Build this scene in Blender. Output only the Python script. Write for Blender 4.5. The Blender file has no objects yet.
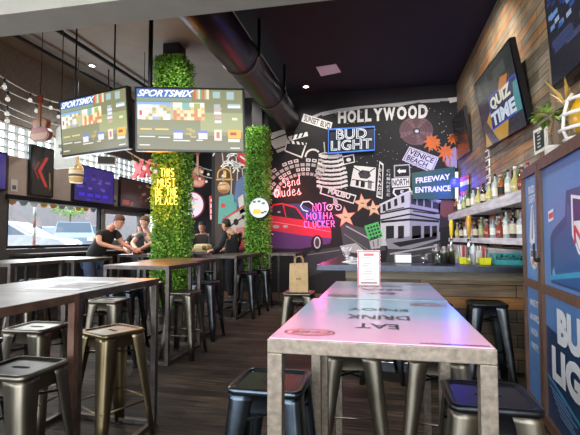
import bpy, bmesh, math, random
import numpy as np
from mathutils import Vector, Matrix
random.seed(7)
S = bpy.context.scene
COL = S.collection
PI = math.pi

# ------------------------------------------------------------------ camera
FPX, CAM_H = 436.0, 1.36
TH = math.atan(20.5 / FPX)
PS = math.atan(91 / FPX * math.cos(TH))
cam_d = bpy.data.cameras.new('camera')
cam_d.sensor_fit = 'HORIZONTAL'; cam_d.sensor_width = 36.0
cam_d.lens = FPX / 580 * 36.0
cam_d.clip_start = 0.02; cam_d.clip_end = 300
cam = bpy.data.objects.new('camera', cam_d); COL.objects.link(cam)
cam.location = (0, 0, CAM_H); cam.rotation_euler = (PI / 2 + TH, 0, PS)
S.camera = cam

# ------------------------------------------------------------------ sky, exposure, lights
S.view_settings.view_transform = 'Standard'; S.view_settings.look = 'None'
S.view_settings.gamma = 1.0; S.view_settings.use_curve_mapping = False
S.view_settings.exposure = 0.65
W = bpy.data.worlds.new('sky'); S.world = W; W.use_nodes = True
bg = W.node_tree.nodes['Background']
bg.inputs[0].default_value = (0.86, 0.93, 1.0, 1); bg.inputs[1].default_value = 3.0

def area(name, loc, rot, sx, sy, power, color=(1, 1, 1), spread=PI):
    l = bpy.data.lights.new(name, 'AREA'); l.shape = 'RECTANGLE'; l.size = sx; l.size_y = sy
    l.energy = power; l.color = color; l.spread = spread
    o = bpy.data.objects.new(name, l); o.location = loc; o.rotation_euler = rot; COL.objects.link(o)
    return o
def point(name, loc, power, color, r=0.05):
    l = bpy.data.lights.new(name, 'POINT'); l.energy = power; l.color = color; l.shadow_soft_size = r
    o = bpy.data.objects.new(name, l); o.location = loc; COL.objects.link(o)
    return o
def spot(name, loc, target, power, color=(1, .93, .84), angle=1.7, r=0.06):
    l = bpy.data.lights.new(name, 'SPOT'); l.energy = power; l.color = color; l.spot_size = angle; l.spot_blend = 0.7; l.shadow_soft_size = r
    o = bpy.data.objects.new(name, l); o.location = loc
    o.rotation_euler = (Vector(target) - Vector(loc)).to_track_quat('-Z', 'Y').to_euler(); COL.objects.link(o)
    return o
# daylight through the long window of the left wall, the open front and the opening beside the tables
area('daylight_window', (-5.7, 8.2, 1.65), (0, -PI / 2, 0), 0.9, 4.4, 45, (.92, .96, 1))
area('daylight_high_window', (-5.7, 7.5, 3.0), (0, -PI / 2, 0), 0.5, 6.0, 35, (.92, .96, 1))
area('daylight_front', (-1.0, -3.0, 2.0), (PI / 2, 0, 0), 7.0, 2.4, 90, (1, .97, .93))
area('daylight_side', (-7.0, 1.2, 1.8), (0, -PI / 2, 0), 2.4, 3.5, 40, (.95, .97, 1))
# ceiling spots
for sx, sy, tx, ty in [(-1.5, 8.3, -1.6, 9.4), (0.2, 7.6, -0.2, 9.4), (0.9, 7.4, 1.0, 9.4), (-3.0, 8.2, -3.1, 9.4)]:
    spot('mural_spot', (sx, sy, 4.45), (tx, ty, 2.2), 62, (1, .95, .9), 1.9)
spot('bar_spot', (0.6, 5.6, 4.4), (1.56, 6.6, 2.6), 150, (1, .95, .88), 2.1)
spot('bar_spot_b', (0.4, 3.4, 4.4), (1.56, 4.6, 2.8), 110, (1, .95, .88), 2.1)
spot('hedge_spot', (-2.6, 5.2, 4.4), (-3.2, 6.4, 2.4), 90, (1, .97, .9), 1.8)
spot('hedge_spot_b', (-2.2, 7.7, 4.4), (-2.5, 8.8, 2.2), 60, (1, .97, .9), 1.6)
spot('ceiling_downlight', (-4.9, 6.9, 4.4), (-4.7, 7.2, 0), 120, (1, .95, .88), 2.3)
spot('ceiling_downlight_b', (-1.2, 6.2, 4.4), (-1.2, 6.2, 0), 60, (1, .93, .86), 2.2)

# ------------------------------------------------------------------ photograph measurements -> points on real planes
_fw = np.array([-math.sin(PS) * math.cos(TH), math.cos(PS) * math.cos(TH), math.sin(TH)])
_rt = np.array([math.cos(PS), math.sin(PS), 0.0]); _up = np.cross(_rt, _fw)
_C = np.array([0, 0, CAM_H])
def _ray(x, y): return _fw + _rt * (x - 290) / FPX - _up * (y - 217.5) / FPX
def oz(x, y, z): r = _ray(x, y); return Vector(_C + r * ((z - CAM_H) / r[2]))
def oy(x, y, Y): r = _ray(x, y); return Vector(_C + r * (Y / r[1]))
def ox(x, y, X): r = _ray(x, y); return Vector(_C + r * (X / r[0]))
def od(x, y, d): return Vector(_C + _ray(x, y) * d)

# ------------------------------------------------------------------ materials
def lin(v): v = v / 255.0; return v / 12.92 if v <= .04045 else ((v + .055) / 1.055) ** 2.4
def c(r, g, b): return (lin(r), lin(g), lin(b), 1)
MATS = {}
def nt_new(name):
    m = bpy.data.materials.new(name); m.use_nodes = True
    return m, m.node_tree, m.node_tree.nodes['Principled BSDF']
def mat(name, col=None, rough=.5, metal=0., noise=.15, scale=20., emit=0., coat=0., spec=.5, bump=0., stretch=(1, 1, 1), trans=0.):
    """Principled material; col None reads the mesh's own colour attribute. A noise varies the colour and gives relief."""
    if name in MATS: return MATS[name]
    m, nt, p = nt_new(name); N = nt.nodes; L = nt.links
    tc = N.new('ShaderNodeTexCoord'); mp = N.new('ShaderNodeMapping'); mp.inputs['Scale'].default_value = stretch
    L.new(tc.outputs['Object'], mp.inputs[0])
    nz = N.new('ShaderNodeTexNoise'); nz.inputs['Scale'].default_value = scale; nz.inputs['Detail'].default_value = 4
    L.new(mp.outputs[0], nz.inputs['Vector'])
    mr = N.new('ShaderNodeMapRange'); mr.inputs[1].default_value = .3; mr.inputs[2].default_value = .7
    mr.inputs[3].default_value = 1 - noise; mr.inputs[4].default_value = 1 + noise
    L.new(nz.outputs['Fac'], mr.inputs[0])
    mx = N.new('ShaderNodeVectorMath'); mx.operation = 'SCALE'
    if col is None:
        at = N.new('ShaderNodeAttribute'); at.attribute_name = 'Col'; src = at.outputs['Color']; L.new(src, mx.inputs[0])
    else:
        rgb = N.new('ShaderNodeRGB'); rgb.outputs[0].default_value = col; src = rgb.outputs[0]; L.new(src, mx.inputs[0])
    L.new(mr.outputs[0], mx.inputs['Scale'])
    L.new(mx.outputs[0], p.inputs['Base Color'])
    p.inputs['Roughness'].default_value = rough; p.inputs['Metallic'].default_value = metal
    p.inputs['Specular IOR Level'].default_value = spec
    if coat: p.inputs['Coat Weight'].default_value = coat; p.inputs['Coat Roughness'].default_value = .08
    if trans: p.inputs['Transmission Weight'].default_value = trans
    if emit:
        L.new(src, p.inputs['Emission Color']); p.inputs['Emission Strength'].default_value = emit
        p.inputs['Base Color'].default_value = (.02, .02, .02, 1)
        for l in list(p.inputs['Base Color'].links): L.remove(l)
    if bump:
        b = N.new('ShaderNodeBump'); b.inputs['Strength'].default_value = bump; b.inputs['Distance'].default_value = .01
        L.new(nz.outputs['Fac'], b.inputs['Height']); L.new(b.outputs[0], p.inputs['Normal'])
    MATS[name] = m
    return m
def plank_mat(name, cols, axis_u, axis_v, pw, ph, rough=.6, mortar=.004, grain=.25, spec=.4, blotch=.3, bump=.3):
    """Boards laid along axis_u, stacked along axis_v (0,1,2 = x,y,z); every board its own tone."""
    m, nt, p = nt_new(name); N = nt.nodes; L = nt.links
    tc = N.new('ShaderNodeTexCoord'); sp = N.new('ShaderNodeSeparateXYZ'); L.new(tc.outputs['Object'], sp.inputs[0])
    cb = N.new('ShaderNodeCombineXYZ'); L.new(sp.outputs[axis_u], cb.inputs[0]); L.new(sp.outputs[axis_v], cb.inputs[1])
    br = N.new('ShaderNodeTexBrick'); L.new(cb.outputs[0], br.inputs['Vector'])
    br.inputs['Scale'].default_value = 1; br.inputs['Brick Width'].default_value = pw; br.inputs['Row Height'].default_value = ph
    br.inputs['Mortar Size'].default_value = mortar; br.inputs['Color1'].default_value = (0, 0, 0, 1); br.inputs['Color2'].default_value = (1, 1, 1, 1)
    br.inputs['Mortar'].default_value = (0, 0, 0, 1); br.offset = .37; br.inputs['Bias'].default_value = 0
    rp = N.new('ShaderNodeValToRGB'); rp.color_ramp.interpolation = 'CONSTANT'
    while len(rp.color_ramp.elements) < len(cols): rp.color_ramp.elements.new(.5)
    for k, cc in enumerate(cols):
        rp.color_ramp.elements[k].position = k / len(cols); rp.color_ramp.elements[k].color = cc
    L.new(br.outputs['Color'], rp.inputs[0])
    mp = N.new('ShaderNodeMapping'); mp.inputs['Scale'].default_value = (3, 40, 1); L.new(cb.outputs[0], mp.inputs[0])
    nz = N.new('ShaderNodeTexNoise'); nz.inputs['Scale'].default_value = 1; nz.inputs['Detail'].default_value = 5; L.new(mp.outputs[0], nz.inputs['Vector'])
    n2 = N.new('ShaderNodeTexNoise'); n2.inputs['Scale'].default_value = 2.2; n2.inputs['Detail'].default_value = 3; L.new(cb.outputs[0], n2.inputs['Vector'])
    def rng(src, a):
        r = N.new('ShaderNodeMapRange'); r.inputs[1].default_value = .3; r.inputs[2].default_value = .7
        r.inputs[3].default_value = 1 - a; r.inputs[4].default_value = 1 + a; L.new(src, r.inputs[0]); return r.outputs[0]
    s1 = N.new('ShaderNodeVectorMath'); s1.operation = 'SCALE'; L.new(rp.outputs[0], s1.inputs[0]); L.new(rng(nz.outputs['Fac'], grain), s1.inputs['Scale'])
    s2 = N.new('ShaderNodeVectorMath'); s2.operation = 'SCALE'; L.new(s1.outputs[0], s2.inputs[0]); L.new(rng(n2.outputs['Fac'], blotch), s2.inputs['Scale'])
    mx = N.new('ShaderNodeMix'); mx.data_type = 'RGBA'; L.new(br.outputs['Fac'], mx.inputs[0]); L.new(s2.outputs[0], mx.inputs[6]); mx.inputs[7].default_value = (.006, .005, .004, 1)
    L.new(mx.outputs[2], p.inputs['Base Color']); p.inputs['Roughness'].default_value = rough; p.inputs['Specular IOR Level'].default_value = spec
    b = N.new('ShaderNodeBump'); b.inputs['Strength'].default_value = bump; b.inputs['Distance'].default_value = .006
    L.new(nz.outputs['Fac'], b.inputs['Height']); L.new(b.outputs[0], p.inputs['Normal'])
    MATS[name] = m
    return m
def pane_mat():
    m, nt, p = nt_new('window_glass'); N = nt.nodes; L = nt.links
    t = N.new('ShaderNodeBsdfTransparent'); t.inputs[0].default_value = (.95, .97, .97, 1)
    g = N.new('ShaderNodeBsdfGlossy'); g.inputs['Roughness'].default_value = .03
    mix = N.new('ShaderNodeMixShader'); mix.inputs[0].default_value = .07
    L.new(t.outputs[0], mix.inputs[1]); L.new(g.outputs[0], mix.inputs[2])
    L.new(mix.outputs[0], N['Material Output'].inputs['Surface'])
    MATS['window_glass'] = m; return m
def clear_mat(name, tint, gloss=.12):
    m, nt, p = nt_new(name); N = nt.nodes; L = nt.links
    t = N.new('ShaderNodeBsdfTransparent'); t.inputs[0].default_value = tint
    g = N.new('ShaderNodeBsdfGlossy'); g.inputs['Roughness'].default_value = .06
    mix = N.new('ShaderNodeMixShader'); mix.inputs[0].default_value = gloss
    L.new(t.outputs[0], mix.inputs[1]); L.new(g.outputs[0], mix.inputs[2])
    L.new(mix.outputs[0], N['Material Output'].inputs['Surface']); MATS[name] = m; return m

M_paint = mat('paint', None, .7, noise=.08, scale=30)
M_satin = mat('satin_paint', None, .4, noise=.1, scale=25)
M_gloss = mat('gloss', None, .18, noise=.05, scale=15, spec=.6)
M_cmetal = mat('coloured_metal', None, .35, 1, noise=.2, scale=30)
M_leaf = mat('leaf', None, .5, noise=.1, scale=40)
M_cloth = mat('cloth', None, .9, noise=.12, scale=60, bump=.2)
M_screen = mat('screen', None, .25, emit=.95)
M_screen_dim = mat('dim_screen', None, .2, emit=.45)
M_neon = mat('neon', None, .3, emit=6.)
M_neon_soft = mat('soft_neon', None, .3, emit=2.2)
M_lamp = mat('lamp', None, .3, emit=14.)
M_steel = mat('brushed_steel', c(124, 118, 106), .38, 1, noise=.35, scale=9, bump=.05, stretch=(1, 1, .35))
M_gun = mat('gunmetal', c(96, 100, 104), .36, 1, noise=.4, scale=8, bump=.06)
M_brass = mat('bronzed_steel', c(136, 122, 94), .36, 1, noise=.35, scale=7, bump=.05, stretch=(1, 1, .35))
M_frame = mat('raw_steel_frame', c(128, 118, 106), .5, .7, noise=.3, scale=45, bump=.12)
M_dframe = mat('dark_steel_frame', c(92, 86, 82), .42, .75, noise=.35, scale=14, bump=.06)
M_black = mat('black_metal', c(26, 26, 28), .4, .5, noise=.2, scale=12)
M_plastic = mat('black_plastic', c(18, 18, 20), .3, 0, noise=.1)
M_rubber = mat('rubber', c(14, 14, 14), .8)
M_chrome = mat('chrome', c(210, 212, 215), .12, 1, noise=.05)
M_wood = mat('dark_oak', c(92, 62, 42), .5, noise=.35, scale=7, bump=.2, stretch=(6, 6, 1))
M_glasspane = pane_mat()
M_acrylic = clear_mat('clear_acrylic', (.95, .96, .97, 1), .12)

# ------------------------------------------------------------------ mesh builder
class MB:
    def __init__(self): self.bm = bmesh.new(); self.cl = self.bm.loops.layers.float_color.new('Col')
    def _paint(self, faces, col, mi, smooth=False):
        for f in faces:
            f.material_index = mi; f.smooth = smooth
            if col is not None:
                for l in f.loops: l[self.cl] = col
    def face(self, pts, col=None, mi=0):
        f = self.bm.faces.new([self.bm.verts.new(p) for p in pts]); self._paint([f], col, mi); return self
    def box(self, ctr, size, col=None, mi=0, mx=None, bevel=0.):
        r = bmesh.ops.create_cube(self.bm, size=1.0); vs = r['verts']
        for v in vs: v.co = Vector((v.co.x * size[0], v.co.y * size[1], v.co.z * size[2]))
        fs = {f for v in vs for f in v.link_faces}
        if bevel:
            es = list({e for v in vs for e in v.link_edges})
            rb = bmesh.ops.bevel(self.bm, geom=es, offset=bevel, segments=2, affect='EDGES', profile=.6)
            fs = {f for f in fs if f.is_valid} | set(rb['faces']); vs = list({v for f in fs for v in f.verts})
        for v in vs:
            p = v.co
            if mx is not None: p = mx @ p
            v.co = p + Vector(ctr)
        self._paint(fs, col, mi); return self
    def span(self, lo, hi, col=None, mi=0, bevel=0.):
        lo = Vector(lo); hi = Vector(hi)
        return self.box((lo + hi) / 2, hi - lo, col, mi, None, bevel)
    def bar(self, a, b, w, h=None, col=None, mi=0, up=(0, 0, 1), bevel=0.):
        a = Vector(a); b = Vector(b); d = b - a; z = d.normalized(); u = Vector(up)
        if abs(z.dot(u)) > .98: u = Vector((0, 1, 0))
        x = u.cross(z).normalized(); y = z.cross(x)
        m = Matrix((x, y, z)).transposed()
        return self.box((a + b) / 2, (w, h or w, d.length), col, mi, m, bevel)
    def tube(self, pts, r, n=8, col=None, mi=0, closed=False, smooth=True):
        pts = [Vector(p) for p in pts]; k = len(pts)
        rs = r if isinstance(r, (list, tuple)) else [r] * k
        rings = []; px = None
        for i, p in enumerate(pts):
            a = pts[i - 1] if (i or closed) else p; b = pts[(i + 1) % k] if (i < k - 1 or closed) else p
            t = (b - a)
            t = t.normalized() if t.length > 1e-9 else Vector((0, 0, 1))
            if px is None:
                ref = Vector((0, 0, 1)) if abs(t.z) < .9 else Vector((1, 0, 0))
                x = ref.cross(t).normalized()
            else:
                x = px - t * px.dot(t)
                x = x.normalized() if x.length > 1e-6 else Vector((1, 0, 0)).cross(t).normalized()
            px = x; y = t.cross(x)
            rings.append([self.bm.verts.new(p + (x * math.cos(2 * PI * j / n) + y * math.sin(2 * PI * j / n)) * rs[i]) for j in range(n)])
        fs = []
        for i in range(k if closed else k - 1):
            A = rings[i]; B = rings[(i + 1) % k]
            for j in range(n): fs.append(self.bm.faces.new((A[j], A[(j + 1) % n], B[(j + 1) % n], B[j])))
        self._paint(fs, col, mi, smooth)
        if not closed:
            self._paint([self.bm.faces.new(rings[0][::-1]), self.bm.faces.new(rings[-1])], col, mi)
        return self
    def loft(self, loops, col=None, mi=0, cap=True, smooth=False, closed=True):
        R = [[self.bm.verts.new(p) for p in lp] for lp in loops]; n = len(R[0]); fs = []
        for A, B in zip(R, R[1:]):
            for j in range(n if closed else n - 1): fs.append(self.bm.faces.new((A[j], A[(j + 1) % n], B[(j + 1) % n], B[j])))
        self._paint(fs, col, mi, smooth)
        if cap: self._paint([self.bm.faces.new(R[0][::-1]), self.bm.faces.new(R[-1])], col, mi)
        return self
    def lathe(self, prof, o=(0, 0, 0), n=16, col=None, mi=0, mx=None, smooth=True, cap=True):
        loops = []
        for r, z in prof:
            lp = []
            for j in range(n):
                p = Vector((max(r, 1e-4) * math.cos(2 * PI * j / n), max(r, 1e-4) * math.sin(2 * PI * j / n), z))
                if mx is not None: p = mx @ p
                lp.append(p + Vector(o))
            loops.append(lp)
        return self.loft(loops, col, mi, cap, smooth)
    def prism(self, pts, d, col=None, mi=0):
        """pts: 3D outline; d: extrusion vector."""
        d = Vector(d); A = [Vector(p) for p in pts]
        return self.loft([A, [p + d for p in A]], col, mi)
    def ball(self, o, r, col=None, mi=0, seg=14, sc=(1, 1, 1), mx=None):
        res = bmesh.ops.create_uvsphere(self.bm, u_segments=seg, v_segments=max(6, seg * 2 // 3), radius=r)
        for v in res['verts']:
            p = Vector((v.co.x * sc[0], v.co.y * sc[1], v.co.z * sc[2]))
            if mx is not None: p = mx @ p
            v.co = p + Vector(o)
        self._paint({f for v in res['verts'] for f in v.link_faces}, col, mi, True); return self
    def text(self, s, ll, lr, ul, col=None, mi=0, bold=.0, shear=0.):
        vs, fs = glyphs(s, bold); ll = Vector(ll); U = Vector(lr) - ll; V = Vector(ul) - ll
        bv = [self.bm.verts.new(ll + U * (x + shear * (y - .5)) + V * y) for x, y in vs]; out = []
        for f in fs:
            try: out.append(self.bm.faces.new([bv[i] for i in f]))
            except ValueError: pass
        self._paint(out, col, mi); return self
    def build(self, name, mats, parent=None, world=False, at=None):
        if not isinstance(mats, (list, tuple)): mats = [mats]
        me = bpy.data.meshes.new(name); o = bpy.data.objects.new(name, me)
        if world and parent is not None:
            im = wmat(parent).inverted()
            bmesh.ops.transform(self.bm, matrix=im, verts=self.bm.verts)
        if parent is None and len(self.bm.verts):
            if at is None:
                xs = [v.co for v in self.bm.verts]
                at = Vector(((min(p.x for p in xs) + max(p.x for p in xs)) / 2, (min(p.y for p in xs) + max(p.y for p in xs)) / 2, min(p.z for p in xs)))
            at = Vector(at)
            for v in self.bm.verts: v.co -= at
            o.location = at
        bmesh.ops.recalc_face_normals(self.bm, faces=self.bm.faces)
        self.bm.to_mesh(me); self.bm.free()
        for m in mats: me.materials.append(m)
        COL.objects.link(o)
        if parent is not None: o.parent = parent
        return o
def wmat(o):
    m = o.matrix_basis.copy()
    while o.parent is not None: o = o.parent; m = o.matrix_basis @ m
    return m
_gc = {}
def _curve(s, bold, fill):
    cu = bpy.data.curves.new('t', 'FONT'); cu.body = s; cu.size = 1; cu.offset = bold; cu.resolution_u = 3
    cu.fill_mode = 'FRONT' if fill else 'NONE'
    o = bpy.data.objects.new('t', cu); COL.objects.link(o)
    dg = bpy.context.evaluated_depsgraph_get(); ev = o.evaluated_get(dg); me = ev.to_mesh()
    vs = [(v.co.x, v.co.y) for v in me.vertices]; fs = [tuple(p.vertices) for p in me.polygons]; es = [tuple(e.vertices) for e in me.edges]
    ev.to_mesh_clear(); bpy.data.objects.remove(o); bpy.data.curves.remove(cu)
    x0 = min(v[0] for v in vs); x1 = max(v[0] for v in vs); y0 = min(v[1] for v in vs); y1 = max(v[1] for v in vs)
    return [((x - x0) / (x1 - x0), (y - y0) / (y1 - y0)) for x, y in vs], fs, es
def glyphs(s, bold=0.):
    if (s, bold) not in _gc: v, f, e = _curve(s, bold, True); _gc[(s, bold)] = (v, f)
    return _gc[(s, bold)]
def outlines(s, bold=0.):
    v, f, es = _curve(s, bold, False); adj = {}
    for a, b in es: adj.setdefault(a, []).append(b); adj.setdefault(b, []).append(a)
    seen = set(); out = []
    for st in adj:
        if st in seen: continue
        lp = [st]; seen.add(st); cur = st
        while True:
            nx = [q for q in adj[cur] if q not in seen]
            if not nx: break
            cur = nx[0]; seen.add(cur); lp.append(cur)
        out.append([v[i] for i in lp])
    return out

# ------------------------------------------------------------------ scene records
def tag(o, label, cat, group=None):
    o['label'] = label; o['category'] = cat
    if group: o['group'] = group
    return o
def thing(name, label, cat, loc=(0, 0, 0), rz=0., group=None):
    o = bpy.data.objects.new(name, None); o.empty_display_size = .1; COL.objects.link(o)
    o.location = loc; o.rotation_euler = (0, 0, rz)
    return tag(o, label, cat, group)
def struct(o): o['kind'] = 'structure'; return o
def dup(root, loc, rz=0., label=None, group=None, sc=None):
    r = root.copy(); COL.objects.link(r); r.location = loc; r.rotation_euler = (0, 0, rz)
    if sc: r.scale = sc
    if label: r['label'] = label
    if group: r['group'] = group
    def kids(src, dst):
        for ch in list(src.children):
            k = ch.copy(); COL.objects.link(k); k.parent = dst; kids(ch, k)
    kids(root, r)
    return r
# ================================================================== the setting
CEIL = 4.55; XW = 1.56; YB = 9.4; XL = -6.0; YF = 2.95
M_floor = plank_mat('floor_boards', [c(56, 47, 39), c(68, 57, 47), c(46, 39, 33), c(78, 65, 53), c(60, 51, 42)], 0, 1, 1.1, .12, rough=.6, grain=.85, spec=.3, blotch=.45, bump=.6)
M_wallp = plank_mat('reclaimed_boards', [c(124, 112, 94), c(134, 114, 88), c(112, 104, 90), c(144, 108, 74), c(130, 122, 106), c(132, 114, 90), c(102, 94, 80)], 1, 2, 1.3, .105, rough=.6, grain=.35)
M_barp = plank_mat('bar_boards', [c(106, 92, 74), c(136, 112, 84), c(150, 104, 58), c(96, 88, 74), c(120, 100, 76), c(84, 76, 66)], 0, 2, 1.5, .125, rough=.6, grain=.35)
M_dark = mat('dark_plaster', c(30, 27, 32), .75, noise=.12, scale=6)
M_ceilD = mat('purple_lit_ceiling', c(20, 16, 19), .75, noise=.12, scale=3)  # subtle purple light mixed into the black ceiling colour
M_ceilG = mat('grey_ceiling', c(136, 131, 124), .8, noise=.08, scale=3)
M_grey = mat('grey_brown_wall', c(140, 128, 121), .8, noise=.1, scale=4)
M_beam = mat('pale_render', c(166, 161, 152), .85, noise=.06, scale=5)
M_pave = mat('pavement', c(112, 112, 112), .9, noise=.12, scale=6)
b = MB(); b.span((-6.1, -4, -.1), (1.7, 12.2, 0)); struct(b.build('floor', M_floor, at=(0, 0, 0)))
b = MB(); b.span((-40, -10, .38), (-6.2, 60, .48)); struct(b.build('ground_outside', M_pave))
b = MB(); b.span((-6.2, .2, 3.44), (1.75, YF - .3, 3.54)); struct(b.build('ceiling_sky_block', mat('sky_block', c(150, 146, 140), .8)))  # unseen roof added to hold sky light off the front tables
b = MB(); b.span((-2.0, YF, CEIL), (1.75, 12.2, CEIL + .1)); struct(b.build('ceiling', M_ceilD))
b = MB(); b.span((-6.2, YF, CEIL), (-2.0, 12.2, CEIL + .1)); struct(b.build('ceiling_grey', M_ceilG))
b = MB(); b.span((XW, -1.5, 0), (XW + .15, YB + .1, CEIL)); struct(b.build('wall_right', M_wallp, at=(XW, 0, 0)))
b = MB(); b.span((-3.72, YB, 0), (XW + .15, YB + .15, CEIL)); struct(b.build('wall_back', M_dark))
b = MB(); b.span((-3.8, YB, 0), (-3.72, 12.0, CEIL)); struct(b.build('wall_return', M_dark))
b = MB(); b.span((-6.1, 12.0, 0), (-3.72, 12.15, CEIL)); struct(b.build('wall_far', M_dark))
# the beam over the open front; its face looks out at the daylight
b = MB(); b.span((-9, YF - .3, 3.01), (1.72, YF, 3.42)); struct(b.build('trim_beam', M_beam))
b = MB(); b.span((-9, YF - .3, 3.42), (1.72, YF, CEIL + .1)); struct(b.build('trim_fascia', mat('brown_fascia', c(92, 70, 52), .7)))
# left wall: sill wall, pier, band with the televisions, high window, soffit
b = MB(); b.span((XL - .15, 6.05, 0), (XL, 12, 1.17)); struct(b.build('wall_left_sill', mat('charcoal_wall', c(62, 60, 60), .7)))
b = MB(); b.span((XL - .15, YF, 0), (XL, 6.05, 2.72)); struct(b.build('wall_left_pier', MATS['charcoal_wall']))
b = MB(); b.span((XL - .15, 6.05, 2.07), (XL, 12, 2.72)); struct(b.build('wall_left_band', M_grey))
b = MB(); b.span((XL - .15, YF, 3.28), (XL, 12, CEIL)); struct(b.build('wall_left_top', mat('slate_wall', c(128, 124, 118), .8)))
b = MB(); b.span((XL - .17, 6.0, 2.0), (XL + .05, 12, 2.08)); struct(b.build('trim_lintel', M_black))
def glazed(name, y0, y1, z0, z1, nx, nz, fr, mt, X=XL):
    f = MB()
    f.span((X - .1, y0, z0), (X - .02, y1, z0 + fr)); f.span((X - .1, y0, z1 - fr), (X - .02, y1, z1))
    for k in range(nx + 1):
        y = y0 + (y1 - y0) * k / nx; f.span((X - .1, y - fr / 2, z0 + fr * .9), (X - .02, y + fr / 2, z1 - fr * .9))
    for k in range(1, nz):
        z = z0 + (z1 - z0) * k / nz; f.span((X - .095, y0, z - fr / 2), (X - .025, y1, z + fr / 2))
    w = struct(f.build(name, mt))
    g = MB(); g.span((X - .068, y0 + .01, z0 + .01), (X - .062, y1 - .01, z1 - .01)); g.build('window_pane', M_glasspane, w, True)
    return w
glazed('window_1', 6.07, 8.5, 1.18, 2.06, 1, 1, .05, M_black)
glazed('window_2', YF + .02, 11.98, 2.72, 3.27, 44, 4, .016, mat('white_bars', c(205, 205, 200), .6))
glazed('window_3', 8.62, 10.15, 1.18, 2.04, 1, 1, .13, mat('grey_frame', c(125, 122, 118), .5))
glazed('window_4', 10.3, 11.9, 1.18, 2.04, 1, 1, .05, M_black)
# far wall window beyond the pier, open side beside the front tables: low parapet
b = MB(); b.span((-6.15, -4, 0), (-6.0, YF, .9)); struct(b.build('wall_parapet', MATS['charcoal_wall']))
# skirting of boards below the mural
b = MB(); b.span((-3.7, YB - .05, 0), (-.2, YB - .004, .16)); struct(b.build('baseboard_back', mat('worn_board', c(120, 92, 66), .7, noise=.3, scale=5)))
# ceiling conduits and drop pipes
def pipe(name, label, pts, r, m=M_black):
    b = MB(); b.tube(pts, r, 10); return tag(b.build(name, m), label, 'pipe')
pipe('conduit_pipe', 'thin dark conduit running along the grey ceiling above the guitar', [(-5.35, 3.0, 4.40), (-5.35, 11.9, 4.40)], .03)
pipe('conduit_pipe', 'thin dark conduit crossing the grey ceiling beside the small round downlight', [(-4.7, 3.0, 4.46), (-4.7, 11.9, 4.46)], .035)
# the big round air duct with joint collars
t = thing('air_duct', 'big dark round air duct running under the ceiling toward the mural', 'duct', (-2.0, 6.2, 3.95))
b = MB(); b.tube([(-2.0, YF + .02, 4.02), (-2.0, 5.0, 4.02), (-2.0, YB - .02, 4.02)], .27, 28); b.build('duct_pipe', mat('painted_duct', c(42, 36, 42), .38, .4, noise=.25, scale=5), t, True)
for y in (4.2, 6.0, 7.7):
    b = MB(); b.tube([(-2.0, y - .04, 4.02), (-2.0, y + .04, 4.02)], .285, 28); b.build('joint_collar', mat('duct_collar', c(84, 78, 78), .35, .6), t, True)
    for xh in (-2.31, -1.73): b = MB(); b.span((xh, y - .02, 4.0), (xh + .04, y + .02, CEIL)); b.build('hanger', M_black, t, True)
# square white patch on the dark ceiling
b = MB(); P = [oz(316, 67, 4.546), oz(336, 64, 4.546), oz(341, 72, 4.546), oz(321, 76, 4.546)]
b.prism([p - Vector((0, 0, .006)) for p in P], (0, 0, .008), c(248, 244, 244)); tag(b.build('white_patch', M_paint), 'white square patch on the dark ceiling', 'panel')
def downlight(px, py, label):
    p = oz(px, py, CEIL - .02); t = thing('ceiling_downlight', label, 'ceiling light', p, 0, 'recessed ceiling downlights')
    b = MB(); b.lathe([(.075, 0), (.075, .02), (.05, .02), (.05, .004)], (0, 0, -.004), 18, c(180, 178, 170), cap=False); b.build('trim_ring', M_satin, t)
    b = MB(); b.lathe([(.048, .004), (.048, .012)], (0, 0, 0), 16, (1, .9, .75, 1)); b.build('lamp_disc', M_lamp, t)
downlight(92, 66, 'small round downlight glowing on the grey ceiling')
downlight(306, 87, 'small round downlight glowing on the dark ceiling above the street sign')
# ================================================================== the painted mural (flat paint on the back wall) and the neon signs in front of it
mural = thing('wall_mural', 'black and white street mural with signs, tower and car covering the whole end wall', 'mural', (-1.1, YB, 0))
mu = MB(); _lay = [0]
def W(px, py, k=0): return oy(px, py, YB - .003 - .0009 * k)
def pp(pts, col, k=1): mu.face([W(x, y, k) for x, y in pts], col)
def pl(pts, w, col, k=2):
    """a painted stroke of w pixels"""
    for (x0, y0), (x1, y1) in zip(pts, pts[1:]):
        d = math.hypot(x1 - x0, y1 - y0) or 1; nx, ny = -(y1 - y0) / d * w / 2, (x1 - x0) / d * w / 2
        pp([(x0 + nx, y0 + ny), (x1 + nx, y1 + ny), (x1 - nx, y1 - ny), (x0 - nx, y0 - ny)], col, k)
def pt(s, ll, lr, ul, col, k=3, bold=.02): mu.text(s, W(*ll, k), W(*lr, k), W(*ul, k), col, 0, bold)
def pe(cx, cy, rx, ry, col, k=1, n=24, a0=0, a1=2 * PI, rot=0):
    q = []
    for j in range(n):
        a = a0 + (a1 - a0) * j / (n if a1 - a0 > 6.2 else n - 1); x, y = rx * math.cos(a), ry * math.sin(a)
        q.append((cx + x * math.cos(rot) - y * math.sin(rot), cy + x * math.sin(rot) + y * math.cos(rot)))
    pp(q, col, k)
def arc(cx, cy, r, w, a0, a1, col, k=2, n=10, sy=1.):
    P = [(cx + r * math.cos(math.radians(a0 + (a1 - a0) * j / n)), cy + sy * r * math.sin(math.radians(a0 + (a1 - a0) * j / n))) for j in range(n + 1)]
    pl(P, w, col, k)
WH = c(226, 224, 218); BK = c(13, 12, 14); GR = c(120, 118, 120); DG = c(60, 58, 62); LG = c(176, 174, 174); LV = c(170, 164, 186)
pp([(213, 126), (457.4, 97), (457.4, 262), (213, 262)], BK, 0)
pp([(213, 262), (457.4, 262), (457.4, 300), (213, 302)], c(34, 31, 33), 0)
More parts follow.
